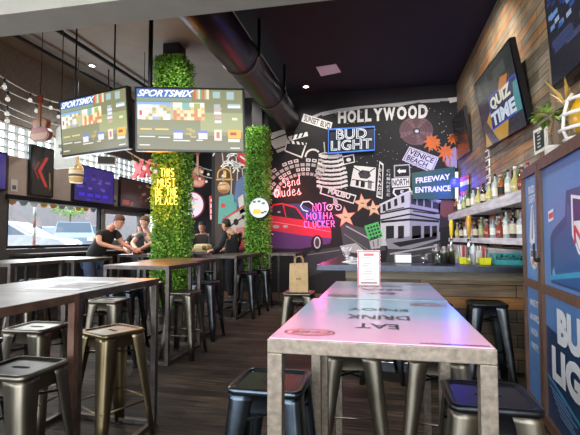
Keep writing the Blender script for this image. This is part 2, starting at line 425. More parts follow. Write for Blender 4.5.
# brushed white top edge
rr = random.Random(3)
top = [(456, 97.5), (440, 98.5), (420, 100), (400, 102.5), (380, 104.5), (360, 106), (340, 108.5), (322, 112), (312, 116)]
for (x0, y0), (x1, y1) in zip(top, top[1:]): pp([(x0, y0), (x1, y1), (x1, y1 + rr.uniform(2, 4.5)), (x0, y0 + rr.uniform(2, 4.5))], LG, 1)
pp([(448, 98), (457, 97), (457, 101.5), (450, 103)], WH, 2)
for _ in range(150):
    x = rr.uniform(325, 452); y = rr.uniform(108, 170); s = rr.uniform(.25, .8); pp([(x - s, y), (x, y - s), (x + s, y), (x, y + s)], LG, 1)
# HOLLYWOOD, each letter a block of its own height
hx = [338, 347.5, 357.3, 365, 373.2, 383.3, 397, 408, 418.3]; hw = [8.2, 8.6, 6.4, 6.4, 9.5, 12, 9.6, 9, 9.4]
for ch, x, w in zip('HOLLYWOOD', hx, hw):
    yb = 123.5 - (x - 338) * .062; yt = 111.5 - (x - 338) * .083
    pt(ch, (x, yb), (x + w, yb - .5), (x, yt), WH, 3, .05)
# street sign
pp([(303.6, 113.5), (332.5, 122.5), (330.5, 130.3), (301.3, 121.5)], WH, 3)
pt('SUNSET', (303.5, 121), (318, 125.6), (305, 115), BK, 4); pt('BLVD', (320, 126), (329.5, 129), (321.3, 120.5), BK, 4)
# film strip and clapperboard
pp([(271, 133), (284.5, 129), (290, 147.6), (277.6, 153), (271, 143.5)], c(206, 206, 194), 1)
pl([(271, 140), (286, 134)], 1.4, BK, 2); pl([(274, 150), (289, 145)], 1.4, BK, 2)
pp([(286.6, 140), (307, 143), (302, 158.2), (284.2, 151)], WH, 3); pp([(287.2, 143.5), (305, 145), (301, 156.2), (285.6, 150.3)], BK, 4)
pp([(288, 136.6), (307.3, 131.8), (308, 136), (289.5, 141)], WH, 3)
for x in (291, 296, 301): pp([(x, 139.9 - (x - 291) * .25), (x + 2, 139.3 - (x - 291) * .25), (x + 4.3, 133.6 - (x - 291) * .25), (x + 2.2, 134.2 - (x - 291) * .25)], BK, 4)
for x in (289, 294, 299, 303): pp([(x, 140.4 + (x - 289) * .13), (x + 2.4, 140.8 + (x - 289) * .13), (x + 3.4, 144 + (x - 289) * .1), (x + 1, 143.6 + (x - 289) * .1)], BK, 4)
arc(313, 157, 7.5, 1.8, 180, 320, WH)
# concentric lettered arcs
for k, r in enumerate((35, 40, 45, 50)):
    for a in range(200, 296, 7):
        if (a + k * 3) % 4 or k % 2 == 0: arc(306, 206, r, 3.1, a, a + 5.2, WH if k % 2 else LG, 2, 2, .92)
        if k % 2: arc(306, 206, r, 1.1, a + 1, a + 4, BK, 3, 2, .92)
# round stacked tower
for k in range(8):
    y = 155.5 + k * 4.3; w = 11.5 + min(k, 4) * 1.0; cx = 330.5 + k * .25; yl = [(cx - w, y), (cx - w * .5, y + 1.8), (cx, y + 2.3), (cx + w * .5, y + 1.6), (cx + w, y - .6)]
    pl(yl, 2.5, WH, 2)
    for q in range(7): xq = cx - w * .85 + q * w * .28; pl([(xq, y + 2.8), (xq + 1.3, y + 3.0)], 1.0, LG, 2)
pe(329, 154.5, 10.5, 2.2, WH, 3); pe(329, 154, 8, 1.2, GR, 4); pl([(325, 154), (324, 142)], 1.1, LG, 2)
pp([(342, 156.5), (353.8, 154), (355, 162.3), (343.3, 165)], WH, 3); pp([(343, 157.4), (353, 155.3), (354, 161.5), (344.1, 163.8)], BK, 4); pe(348.6, 159.7, 2.4, 2, WH, 5, 10)
# theatre front
pp([(354, 165.5), (376, 167.5), (375, 191), (350, 186)], WH, 2)
pp([(358, 173), (362, 170), (369, 171), (371, 176), (367, 179), (360, 178)], DG, 3); pp([(356, 180), (359, 181), (358.5, 186), (355.5, 185.5)], BK, 3); pp([(361, 181), (365, 182), (364.5, 187.5), (360.5, 187)], BK, 3)
pp([(368, 180), (372, 181), (371.5, 189), (367.5, 188.2)], GR, 3); pl([(353, 167), (363, 173)], 1, BK, 3); pl([(375, 168), (368, 173)], 1, BK, 3); pl([(352, 179.5), (374, 182.5)], .9, BK, 3)
# tall vertical name boards
pp([(379.5, 161), (383.5, 164), (382.5, 199), (376.3, 197)], WH, 2); pp([(380, 163.5), (382.6, 165.5), (381.6, 197), (377.4, 195.6)], BK, 3)
for k, ch in enumerate('ORANGE'): pt(ch, (378.2, 171.5 + k * 4.6), (381.2, 172 + k * 4.6), (378.4, 168.2 + k * 4.6), WH, 4)
for k in range(7): pt('CHINESE'[k], (386.5, 172 + k * 4.0), (390, 172.4 + k * 4.0), (386.8, 169.2 + k * 4.0), LG, 4)
pp([(393.8, 165), (409.8, 164), (410.5, 177), (394, 178)], LG, 2); pp([(395, 166.3), (408.8, 165.3), (409.4, 175.9), (395.2, 176.8)], BK, 3)
pp([(397, 171), (400, 168.6), (400, 170), (406, 169.6), (406, 172.4), (400, 172.7), (400, 174)], WH, 4)
pp([(391.5, 178.6), (410, 177.4), (410, 186), (392, 187.5)], WH, 2); pt('NORTH', (392.6, 186.2), (409.3, 185), (392.4, 179.6), BK, 3)
pp([(393.5, 188.5), (410, 187), (411.5, 192), (407.5, 197.5), (401.5, 199), (396, 197), (392.5, 193)], WH, 2); pp([(395, 189.7), (408.8, 188.4), (409.6, 192), (406.4, 196), (401.5, 197.4), (397, 195.8), (394.3, 192.6)], BK, 3); pt('5', (400, 196), (404, 195.6), (400, 190.6), WH, 4)
# VENICE BEACH board and the disc
pe(416.3, 130.7, 17, 14.6, c(92, 66, 72), 1, 36)
for a in (20, 75, 160, 240, 300):
    q = [(416.3, 130.7)] + [(416.3 + 16 * math.cos(math.radians(a + d)), 130.7 + 13.7 * math.sin(math.radians(a + d))) for d in (-13, 0, 13)]; pp(q, c(116, 84, 92), 2)  # paler wedges: sheen painted into the disc
arc(416.3, 130.7, 10, .5, 0, 360, c(70, 50, 58), 3, 30, .86); arc(416.3, 130.7, 13.5, .5, 0, 360, c(70, 50, 58), 3, 30, .86); pe(416.6, 131, 3.6, 3, c(40, 34, 40), 4, 18); pe(416.8, 131.2, 2, 1.7, c(190, 196, 210), 5, 14)
pp([(409.4, 146.4), (439, 157.4), (432, 173), (402, 160)], c(196, 190, 208), 4); pp([(410, 147.7), (437.4, 158), (431.4, 171.4), (403.6, 159.4)], BK, 5); pp([(410.4, 148.3), (436.7, 158.2), (431.2, 170.6), (404.3, 159.2)], c(200, 194, 212), 6)
pt('VENICE', (408.3, 153.6), (432.4, 163.4), (411, 148.9), BK, 7); pt('BEACH', (406, 159.3), (426, 167.6), (408.4, 154.6), BK, 7)
pp([(457, 146), (446, 152), (446, 166), (457, 168)], c(150, 140, 176), 4)
# orange palms
for tx, ty, bx, by in ((432, 142, 447, 166), (446, 152, 450, 170), (453, 138, 457, 160)):
    pl([(tx, ty), ((tx + bx) / 2 + 2, (ty + by) / 2 - 2), (bx, by)], 1.4, c(190, 98, 40), 6)
    for a in (150, 190, 230, 265, 300, 335, 20, 60, 110):
        r = 9.5 if tx < 450 else 6; ca, sa = math.cos(math.radians(a)), math.sin(math.radians(a))
        pp([(tx, ty), (tx + r * .5 * ca - 1.7 * sa, ty + r * .5 * sa + 1.7 * ca), (tx + r * ca, ty + r * sa + 1.5), (tx + r * .5 * ca + 1.7 * sa, ty + r * .5 * sa - 1.7 * ca)], c(206, 104, 44), 7)
pp([(428, 136), (440, 140), (437, 150), (426, 146)], c(206, 104, 44), 6)
# MALIBU plate, cyclist
pp([(321.5, 185.5), (356.6, 195.3), (353.6, 204), (319.6, 193.6)], WH, 5); pp([(322.4, 187), (355.2, 196.3), (352.9, 202.6), (321.2, 193)], BK, 6); pt('MALIBU', (327.6, 193.4), (349.5, 199.4), (329, 187.6), WH, 7, .04)
for x in (329.5, 338.5): arc(x, 207.3, 2.8, .9, 0, 360, WH, 4, 16)
pl([(329.5, 207), (333, 204), (338.5, 207)], .9, WH, 4); pp([(333, 198), (337, 199), (338, 204), (333.5, 205)], LG, 4); pe(336, 197, 1.5, 1.7, WH, 5, 10)
# pavement stars
def star(cx, cy, r, k=4):
    for rad, col, kk in ((r * 1.14, c(170, 50, 46), k), (r, c(224, 186, 150), k + 1)):
        pp([(cx + (rad if j % 2 == 0 else rad * .42) * math.sin(j * PI / 5 - .12), cy - (rad if j % 2 == 0 else rad * .42) * math.cos(j * PI / 5 - .12)) for j in range(10)], col, kk)
    pl([(cx - 1.6, cy), (cx + 1.8, cy + .4)], 1.0, DG, k + 2)
star(345.5, 217, 10.4); star(362.3, 203, 9.3); star(373.6, 208.6, 8.2)
# green bill
pp([(364.2, 226), (378.2, 221.6), (383, 236.6), (369, 241)], c(84, 186, 100), 5)
for k in range(4):
    for q in range(4): x = 367 + q * 2.9 + k * 1.1; y = 227.5 - q * .9 + k * 3.3; pp([(x, y), (x + 2, y - .6), (x + 2.6, y + 1.4), (x + .6, y + 2)], c(20, 50, 34), 6)
pp([(369, 240), (378, 237), (383, 240), (380, 248), (371, 249)], LG, 5); pl([(373, 241), (374, 247)], .8, BK, 6); pl([(378, 239), (378, 246)], .8, BK, 6)
# corner building
pp([(380.5, 204.5), (409.7, 191.3), (409.7, 244), (380.5, 246)], c(196, 194, 198), 4); pp([(409.7, 191.3), (440.6, 201), (438.5, 240), (409.7, 244)], c(150, 146, 164), 4)
pl([(379.5, 205), (409.7, 191), (441, 201)], 1.5, c(210, 208, 214), 7)
for x in (382.5, 387.5, 394, 401): y = 205 - (x - 382) * .45; pp([(x, y), (x + 3, y - 1.3), (x + 3.6, y + 5.6), (x + .4, y + 7)], BK, 6)
pp([(411, 194.5), (439, 203), (438.6, 209.5), (411, 204)], c(40, 38, 54), 6)
for x in (417, 424, 432): pl([(x, 196.5 + (x - 417) * .29), (x, 205 + (x - 417) * .2)], 1.4, c(150, 146, 164), 7)
for y in (212.5, 218.5): pl([(380.5, y + 1.5), (409.7, y - 4.4), (439.6, y + 1)], 1.6, BK, 6)
pl([(381, 222), (409.7, 219.5), (439, 221.5)], 2.2, BK, 6); pl([(385, 211.5), (404, 207.5)], 1.0, BK, 6); pl([(413, 211), (436, 214)], 1.2, BK, 6)
for x0, x1 in ((386, 394), (398, 404), (412, 421), (424, 430), (432, 437)): pp([(x0, 226), (x1, 225.6), (x1, 238), (x0, 239)], BK, 6)
pp([(385, 239), (412, 236), (440, 232), (440, 240), (410, 249), (388, 249)], c(140, 138, 146), 6); pp([(392, 243), (436, 236), (436, 239), (400, 247)], BK, 7)
pp([(388, 250), (412, 246), (440, 242), (445, 262), (386, 262)], DG, 5); pl([(390, 254), (436, 246)], 1.6, LG, 6); pl([(394, 259), (440, 252)], 1.2, GR, 6)
pe(447, 208, 9, 9.5, c(112, 62, 50), 4, 24); pp([(438, 212), (456, 210), (456, 226), (438, 228)], c(44, 30, 34), 3)
# grey street and kerbs
pp([(340, 222), (380, 232), (386, 250), (345, 258)], c(70, 68, 72), 2); pl([(346, 226), (372, 240)], 1.2, LG, 3); pl([(344, 234), (368, 250)], 1.0, GR, 3); pp([(340, 246), (356, 243), (366, 252), (344, 256)], LG, 3)
pp([(300, 252), (345, 246), (352, 262), (300, 280)], c(58, 56, 60), 2); pl([(300, 256), (340, 250)], 1.0, GR, 3); pl([(302, 268), (345, 258)], .8, DG, 4)
# red low car
RED = c(214, 44, 66); PUR = c(96, 50, 110)
pp([(262, 214), (303, 219.5), (331, 228.5), (331.5, 238.5), (300, 236), (262, 230)], RED, 5); pp([(262, 229), (300, 235), (331.5, 238), (330, 243.5), (300, 249), (262, 248)], PUR, 6)
pp([(272, 205.5), (281, 204), (296, 208), (304, 220), (268, 215)], c(34, 30, 44), 6); pl([(268, 215), (273, 205), (282, 203.6), (296, 207.6), (305, 220)], 1.4, RED, 7); pl([(283, 204), (286, 217)], 1.0, RED, 7); pe(279, 212, 1.6, 1, LG, 8, 8)
pp([(280, 204), (300, 203.5), (322, 214), (326, 224), (304, 219), (296, 208)], c(54, 74, 128), 4); pl([(262, 220), (300, 226), (331, 232)], .8, c(250, 130, 140), 7)
pe(276, 226.6, 3.4, 1.7, LG, 8, 12); pe(285.5, 226.4, 2.6, 1.5, LG, 8, 12); pe(317, 243.5, 6, 8.6, BK, 7, 20); pe(317.2, 242.6, 3.4, 6, c(200, 196, 200), 8, 18); pe(317.2, 242.6, 2.3, 4.6, DG, 9, 14)
pp([(262, 248), (312, 250), (300, 262), (262, 262)], c(26, 24, 28), 6)
# the part beyond the hedge post: palms, painted figures, number arch
pp([(215, 140), (247, 136), (247, 250), (215, 250)], c(70, 54, 46), 1)
for tx, ty in ((222, 151), (236, 156), (230, 166), (242, 168)):
    pl([(tx, ty), (tx + 1.5, ty + 14), (tx + 1, ty + 30)], 1.1, LG, 3)
    for a in (165, 195, 225, 255, 290, 320, 350, 20): ca, sa = math.cos(math.radians(a)), math.sin(math.radians(a)); pl([(tx, ty), (tx + 3.5 * ca, ty + 3.5 * sa - 1.6), (tx + 7 * ca, ty + 6 * sa - .6), (tx + 9.5 * ca, ty + 7.5 * sa + 3)], 1.2, WH, 4)
pp([(237, 152), (248, 155), (248, 167), (239, 162)], c(190, 44, 54), 5); pl([(240, 156), (247, 161)], 1.6, WH, 6)
pp([(236, 182), (247, 172), (247, 216), (240, 210), (234, 200)], c(92, 116, 158), 5); pp([(238, 198), (243, 194), (245, 212), (240, 214)], c(206, 200, 190), 6)
pp([(219, 197), (233, 194), (237, 206), (236, 222), (218, 224)], c(92, 158, 148), 5); pe(223, 205.5, 2.4, 2.2, c(200, 60, 50), 7, 10)
pe(223.8, 187.5, 6.2, 6.0, c(190, 146, 98), 6, 18); pe(222.5, 185.6, 3.6, 3.2, c(214, 174, 124), 7, 12); pp([(218.5, 190), (229, 189.6), (226, 193), (221, 193.2)], c(140, 92, 62), 7); pl([(219, 185.2), (226, 184.6)], .8, c(96, 64, 44), 8)
A = [(217, 178.4)] + [(224.3 + 7.3 * math.cos(math.radians(a)), 175 + 7.2 * math.sin(math.radians(a))) for a in range(180, 361, 15)] + [(231.6, 178.4)]
pp(A, c(208, 160, 84), 8); pp([(218.2 + (x - 217) * .836, 169 + (y - 167.8) * .86) for x, y in A], c(74, 48, 34), 9); pt('1', (222.6, 177.4), (226.2, 177.4), (222.6, 170.6), c(244, 214, 140), 12, .06); pl([(216, 179.6), (233, 179.6)], 1.4, c(208, 160, 84), 9)
pp([(222, 222), (246, 206), (248, 226), (228, 240)], c(186, 180, 172), 6); pl([(222, 220), (247, 204)], 1.6, c(190, 60, 60), 7); pl([(226, 229), (246, 215)], 1.6, DG, 7); pe(236, 222, 2.6, 3.4, BK, 8, 12); pe(243, 217, 1.6, 2.4, BK, 8, 12)
pp([(236, 228), (247, 226), (247, 236), (237, 240)], c(196, 120, 120), 7); pe(240, 244, 6, 5, c(176, 48, 60), 8, 14)
m_ = mu.build('painted_wall', M_paint, mural, True)

# ---- neon signs
G1 = {'T': [[(0, 1), (1, 1)], [(.5, 1), (.5, 0)]], 'H': [[(0, 1), (0, 0)], [(1, 1), (1, 0)], [(0, .5), (1, .5)]], 'I': [[(.5, 1), (.5, 0)]], 'S': [[(1, .88), (.7, 1), (.3, 1), (0, .8), (.1, .6), (.9, .42), (1, .2), (.7, 0), (.3, 0), (0, .12)]],
      'M': [[(0, 0), (0, 1), (.5, .45), (1, 1), (1, 0)]], 'U': [[(0, 1), (0, .25), (.25, 0), (.75, 0), (1, .25), (1, 1)]], 'B': [[(0, 0), (0, 1), (.7, 1), (.95, .85), (.9, .62), (.65, .52), (0, .52)], [(.65, .52), (1, .35), (.95, .12), (.7, 0), (0, 0)]],
      'E': [[(1, 1), (0, 1), (0, 0), (1, 0)], [(0, .5), (.75, .5)]], 'P': [[(0, 0), (0, 1), (.75, 1), (1, .85), (1, .62), (.75, .48), (0, .48)]], 'L': [[(0, 1), (0, 0), (1, 0)]], 'A': [[(0, 0), (.5, 1), (1, 0)], [(.2, .38), (.8, .38)]],
      'C': [[(1, .85), (.7, 1), (.3, 1), (0, .75), (0, .25), (.3, 0), (.7, 0), (1, .15)]], 'N': [[(0, 0), (0, 1), (1, 0), (1, 1)]], 'O': [[(.5, 1), (.15, .88), (0, .5), (.15, .12), (.5, 0), (.85, .12), (1, .5), (.85, .88), (.5, 1)]],
      'Y': [[(0, 1), (.5, .5), (1, 1)], [(.5, .5), (.5, 0)]], 'R': [[(0, 0), (0, 1), (.75, 1), (1, .85), (1, .65), (.75, .5), (0, .5)], [(.5, .5), (1, 0)]], 'K': [[(0, 1), (0, 0)], [(1, 1), (0, .45), (1, 0)]], "'": [[(.5, 1), (.4, .75)]],
      'n': [[(0, 0), (0, .55), (.1, .45), (.4, .6), (.8, .5), (.85, 0), (1.1, .1)]], 'e': [[(0, .3), (.7, .36), (.8, .5), (.5, .62), (.1, .5), (0, .25), (.2, .02), (.6, 0), (1.1, .18)]], 'd': [[(.85, .5), (.5, .6), (.1, .45), (.05, .15), (.35, 0), (.75, .12), (.9, 1.05)], [(.85, .5), (.85, .05), (1.1, .1)]],
      'u': [[(0, .6), (0, .15), (.25, 0), (.6, .05), (.8, .25), (.8, .6)], [(.8, .25), (.85, .03), (1.1, .1)]], 's': [[(-.1, .1), (.5, .62), (.4, .45), (.75, .25), (.6, 0), (.1, .03)], [(.6, 0), (1.1, .15)]]}
def neon_word(mb, s, ll, lr, ul, r, col, gap=.28, shear=0, off=(0, 0, 0)):
    """single-stroke bent tubes along a word laid from ll to lr, as tall as ul"""
    ll = Vector(ll) + Vector(off); U = Vector(lr) + Vector(off) - ll; V = Vector(ul) + Vector(off) - ll
    ws = [(.45 if ch in " '" else .35 if ch == 'I' else 1.2 if ch == 'M' else 1.) for ch in s]; tot = sum(ws) + gap * (len(s) - 1); x = 0
    for ch, w in zip(s, ws):
        for st in G1.get(ch, []):
            P = [ll + U * ((x + u * w + shear * v) / tot) + V * v for u, v in st]; mb.tube(P, r, 6, col)
        x += w + gap
# outlined beer neon in front of the mural
Yn = YB - .10
t = thing('beer_neon_sign', 'blue framed neon sign with white outlined lettering under the big white letters', 'neon sign', oy(351, 152, Yn))
bb = MB(); q = [oy(327.5, 128.5, Yn + .05), oy(375, 125.5, Yn + .05), oy(375, 151, Yn + .05), oy(327.5, 154, Yn + .05)]; bb.prism(q, (0, .03, 0), c(14, 22, 48)); bb.build('back_panel', M_satin, t, True)
BL = (.10, .32, 1., 1)
bb = MB(); bb.tube([oy(328.5, 129.4, Yn), oy(374.5, 126.6, Yn), oy(374.5, 150, Yn), oy(328.5, 153.2, Yn)], .016, 6, (.06, .24, .8, 1), closed=True)
bb.build('frame_tube', mat('blue_neon', None, .3, emit=.8), t, True)
bb = MB(); bc = MB()
for wd, ll, lr, ul in (('BUD', (336.6, 139.4), (366.4, 138), (336.6, 129.8)), ('LIGHT', (331.2, 150.6), (371.6, 148.4), (331.2, 141))):
    a, r_, u_ = oy(*ll, Yn), oy(*lr, Yn), oy(*ul, Yn)
    for lp in outlines(wd, .02): bb.tube([a + (r_ - a) * x + (u_ - a) * y for x, y in lp], .0085, 5, (.95, .97, 1, 1), closed=True)
    bc.text(wd, a + Vector((0, .03, 0)), r_ + Vector((0, .03, 0)), u_ + Vector((0, .03, 0)), c(12, 16, 34), 0, .01)
bb.build('letter_tube', mat('white_neon', None, .3, emit=.75), t, True); bc.build('letter_fill', M_satin, t, True)
# script neon
Yn = YB - .08
t = thing('script_neon_sign', 'pink red script neon sign glowing over the painted red car', 'neon sign', oy(287, 196, Yn))
bb = MB(); PK = (1., .30, .30, 1)
a, r_, u_ = oy(283, 187.5, Yn), oy(300, 184.5, Yn), oy(282, 178.6, Yn)
neon_word(bb, 'Send', a, r_, u_, .0065, PK, .55, .15); neon_word(bb, 'Nudes', oy(277, 197.5, Yn), oy(301, 194.5, Yn), oy(276, 187.6, Yn), .0065, PK, .55, .15)
bb.tube([oy(275.5, 197, Yn), oy(274.5, 193, Yn), oy(276, 189.6, Yn), oy(278, 189.6, Yn), oy(279, 193.5, Yn), oy(277, 197.5, Yn)], .012, 6, PK)
bb.build('glass_tube', mat('rose_neon', None, .3, emit=2.6), t, True)
bb = MB(); 
for x in (279, 290, 299): p = oy(x, 192, Yn); bb.tube([p, p + Vector((0, .07, 0))], .008, 6)
bb.build('standoff', M_black, t, True)
point('neon_glow', oy(288, 190, YB - .3), 7, (1, .12, .1), .15)
t = thing('slogan_neon_sign', 'hot pink three line capital letter neon sign at the bonnet of the painted car', 'neon sign', oy(322, 228, Yn))
bb = MB(); HP = (1., .10, .42, 1)
neon_word(bb, 'NOT', oy(313, 211.5, Yn), oy(326.5, 211, Yn), oy(312.6, 203.4, Yn), .008, HP, .5)
neon_word(bb, 'MOTHA', oy(307, 219.6, Yn), oy(333, 218.8, Yn), oy(306.6, 213, Yn), .007, HP, .6)
neon_word(bb, 'CLUCKER', oy(304.5, 227.6, Yn), oy(334.5, 227, Yn), oy(304, 221.2, Yn), .007, HP, .55)
bb.build('glass_tube', mat('pink_neon', None, .3, emit=2.4), t, True)
bb = MB()
for x, y in ((314, 208), (325, 208), (310, 216), (330, 216), (308, 224), (331, 224)): p = oy(x, y, Yn); bb.tube([p, p + Vector((0, .075, 0))], .006, 6)
bb.build('standoff', M_black, t, True)
bb = MB(); bb.tube([oy(308, 211.5, Yn), oy(303, 210, Yn), oy(300.5, 206, Yn), oy(303, 202, Yn), oy(309, 201.5, Yn), oy(313, 204.5, Yn)], .012, 6, (.9, .85, 1, 1)); bb.build('white_loop_tube', mat('pale_neon', None, .3, emit=.8), t, True)
point('neon_glow', oy(320, 217, YB - .3), 9, (1, .08, .4), .15)
# road sign panel hung in front of the mural
Yn = YB - .06
t = thing('freeway_sign', 'green metal freeway entrance road sign high beside the bar shelves', 'sign', oy(434, 200, Yn))
bb = MB(); bb.prism([oy(411.5, 173, Yn), oy(455, 166.5, Yn), oy(455.5, 199, Yn), oy(413, 199, Yn)], (0, .03, 0), c(18, 74, 72)); bb.build('plate', M_satin, t, True)
bb = MB(); Yt = Yn - .003
bb.text('FREEWAY', oy(415.8, 183.6, Yt), oy(450.4, 179.2, Yt), oy(415.6, 178.0, Yt), c(232, 228, 240), 0, .03); bb.build('lettering', M_paint, t, True); bb = MB(); bb.text('ENTRANCE', oy(415.3, 193, Yt), oy(450.8, 191, Yt), oy(415.2, 187.2, Yt), c(232, 228, 240), 0, .03)
bb.build('lettering', M_paint, t, True)
# blue and white upright neon at the wall corner
t = thing('bar_light_tube', 'blue and white glowing upright light at the corner beside the green road sign', 'light', oy(457, 200, 9.1))
bb = MB(); a = oy(456.6, 172, 9.1); e = oy(456.8, 201, 9.1); bb.tube([a, e], .03, 8, (1, .95, .85, 1)); bb.build('white_tube', mat('warm_tube', None, .3, emit=.8), t, True)
bb = MB(); bb.ball(oy(455.5, 182.6, 9.0), .10, (.012, .015, 1, 1), 0, 14, (1, .6, 1)); bb.build('blue_lamp', mat('deep_blue_lamp', None, .3, emit=5.), t, True)
point('neon_glow', oy(452, 183, 8.85), 14, (.06, .08, 1), .1)
# ================================================================== televisions
M_bezel = mat('black_bezel', c(14, 14, 16), .3, 0, noise=.05)
def quad_tv(name, label, A, B, C_, D, content, depth=.06, bez=.022, dim=False, group=None, base=None, mount=None):
    """A top near corner, going round: A top-left, B top-right, C_ bottom-right, D bottom-left as seen from the front; real corners in the room"""
    A, B, C_, D = map(Vector, (A, B, C_, D)); n = (B - A).cross(D - A).normalized()      # points away from the viewer's side
    ctr = (A + B + C_ + D) / 4
    t = thing(name, label, 'television', (D + C_) / 2, 0, group)
    b = MB(); b.prism([A, B, C_, D], n * depth); b.build('casing', M_bezel, t, True)
    u = (B - A).normalized(); v = (A - D).normalized(); w = (B - A).length; h = (A - D).length
    o = D + u * bez + v * bez - n * .003; U = u * (w - 2 * bez); V = v * (h - 2 * bez)
    s = MB(); content(s, o, U, V, -n); s.build('screen', (M_screen_dim if dim else M_screen) if dim is not None else M_gloss, t, True)
    if mount: mount(t, ctr + n * depth, n)
    return t
def rect(s, o, U, V, N, x0, y0, x1, y1, col, k=1):
    e = N * .0008 * k; s.face([o + U * x0 + V * y0 + e, o + U * x1 + V * y0 + e, o + U * x1 + V * y1 + e, o + U * x0 + V * y1 + e], col)
def wtext(s, o, U, V, N, st, x0, y0, x1, y1, col, k=4, bold=.02, shear=0.): e = N * .0008 * k; s.text(st, o + U * x0 + V * y0 + e, o + U * x1 + V * y0 + e, o + U * x0 + V * y1 + e, col, 0, bold, shear)
def sports(seed):
    def f(s, o, U, V, N):
        r = random.Random(seed); R = lambda *a: rect(s, o, U, V, N, *a)
        R(0, 0, 1, 1, c(122, 122, 88), 0); R(0, 0, 1, .24, c(104, 100, 70), 1); R(.6, .3, 1, .62, c(146, 150, 104), 1); R(0, .5, .6, .78, c(166, 168, 140), 1)  # pale greenish ground carries the screen's reflected haze in its colour
        R(0, .855, .52, 1, c(70, 104, 170), 1); R(0, .8, .52, .855, c(120, 140, 120), 1)
        wtext(s, o, U, V, N, 'SPORTSMIX', .02, .872, .535, .985, c(236, 240, 246), 5, .03, .06)
        for k in range(7): R(.54 + k * .02, .84, .565 + k * .02, 1, [c(200, 90, 60), c(150, 160, 120), c(210, 200, 170), c(110, 150, 120)][k % 4], 2)
        R(0, .72, .32, .78, c(120, 160, 214), 2)
        for x in range(9):
            for y in range(5): R(.01 + x * .034, .49 + y * .05, .045 + x * .034, .54 + y * .05, [c(206, 196, 180), c(186, 170, 110), c(150, 160, 180), c(220, 214, 206), c(160, 150, 90), c(190, 200, 214)][r.randrange(6)], 3)
        R(.01, .5, .08, .72, c(228, 214, 214), 4); R(.025, .56, .05, .64, c(200, 60, 70), 5)
        for x in range(9):
            for y in range(4): R(.345 + x * .033, .49 + y * .055, .378 + x * .033, .545 + y * .055, [c(214, 170, 110), c(206, 120, 70), c(226, 206, 170), c(180, 130, 90), c(220, 196, 150)][r.randrange(5)], 3)
        R(.345, .69, .64, .78, c(226, 222, 206), 3); R(.43, .66, .5, .78, c(120, 166, 160), 4); R(.54, .68, .6, .77, c(150, 160, 90), 4)
        for x0, y0, x1, y1 in ((.72, .86, .79, .97), (.85, .84, .92, .97), (.86, .7, .98, .77), (.73, .6, .79, .76)): R(x0, y0, x1, y1, c(150, 172, 176), 3)
        for y in (.45, .52, .59, .66): R(.72 + r.random() * .02, y, .8, y + .045, [c(214, 206, 200), c(190, 150, 140), c(206, 200, 214)][r.randrange(3)], 4)
        R(.86, .7, .98, .74, c(214, 220, 232), 4); R(.9, .5, .95, .54, c(214, 214, 180), 4)
        R(.86, .2, .98, .34, c(226, 160, 30), 4); R(.88, .25, .94, .3, c(150, 50, 30), 5); R(.73, .16, .8, .34, c(220, 196, 180), 4); R(.75, .2, .78, .3, c(160, 100, 90), 5); R(.86, .14, .97, .19, c(196, 200, 190), 4)
        for x0 in (.345, .58): R(x0, .18, x0 + .085, .28, c(198, 200, 226), 4); R(x0, .28, x0 + .085, .32, c(100, 110, 190), 4)
        for k in range(6): R(.45 + r.random() * .08, .2 + k * .025, .48 + r.random() * .08, .23 + k * .025, c(170, 150, 90), 4)
        for x0, x1 in ((.03, .14), (.17, .3)): R(x0, .32, x1, .345, c(206, 180, 100), 4)
        for x0, y0, x1 in ((.02, .2, .17), (.2, .19, .31), (.34, .14, .5), (.56, .15, .62), (.02, .06, .12), (.88, .03, .97)): R(x0, y0, x1, y0 + .018, c(206, 208, 196), 4)
    return f
def ceiling_mount(poles, rad=.025):
    def f(t, p, n):
        b = MB(); b.box(p + n * .03, (.24, .06, .24)); b.build('mount_plate', M_black, t, True)
        for dx in poles:
            q = p + n * .1 + Vector((dx, 0, 0)); b = MB(); b.tube([q + Vector((0, 0, -.25)), (q.x, q.y, CEIL)], rad, 10); b.build('drop_pole', M_black, t, True)
        q = p + n * .1
        b = MB(); b.bar(q + Vector((min(poles) - .05, 0, .1)), q + Vector((.12, 0, .1)), .05); b.bar(p + n * .0, q, .08); b.build('mount_arm', M_black, t, True)
    return f
quad_tv('hanging_tv', 'big ceiling hung television facing forward in front of the hedge post', od(134.5, 86.5, 4.6), od(244.3, 88.4, 4.6), od(244.3, 152.5, 4.6), od(135.5, 151, 4.6), sports(1), mount=ceiling_mount([-.52]))
quad_tv('hanging_tv', 'angled ceiling hung television beside the hanging guitar', od(59.5, 101.3, 5.25), od(127, 85.5, 4.74), od(129, 148.5, 4.74), od(62, 157.5, 5.25), sports(2), mount=ceiling_mount([-.40, .12], .010))
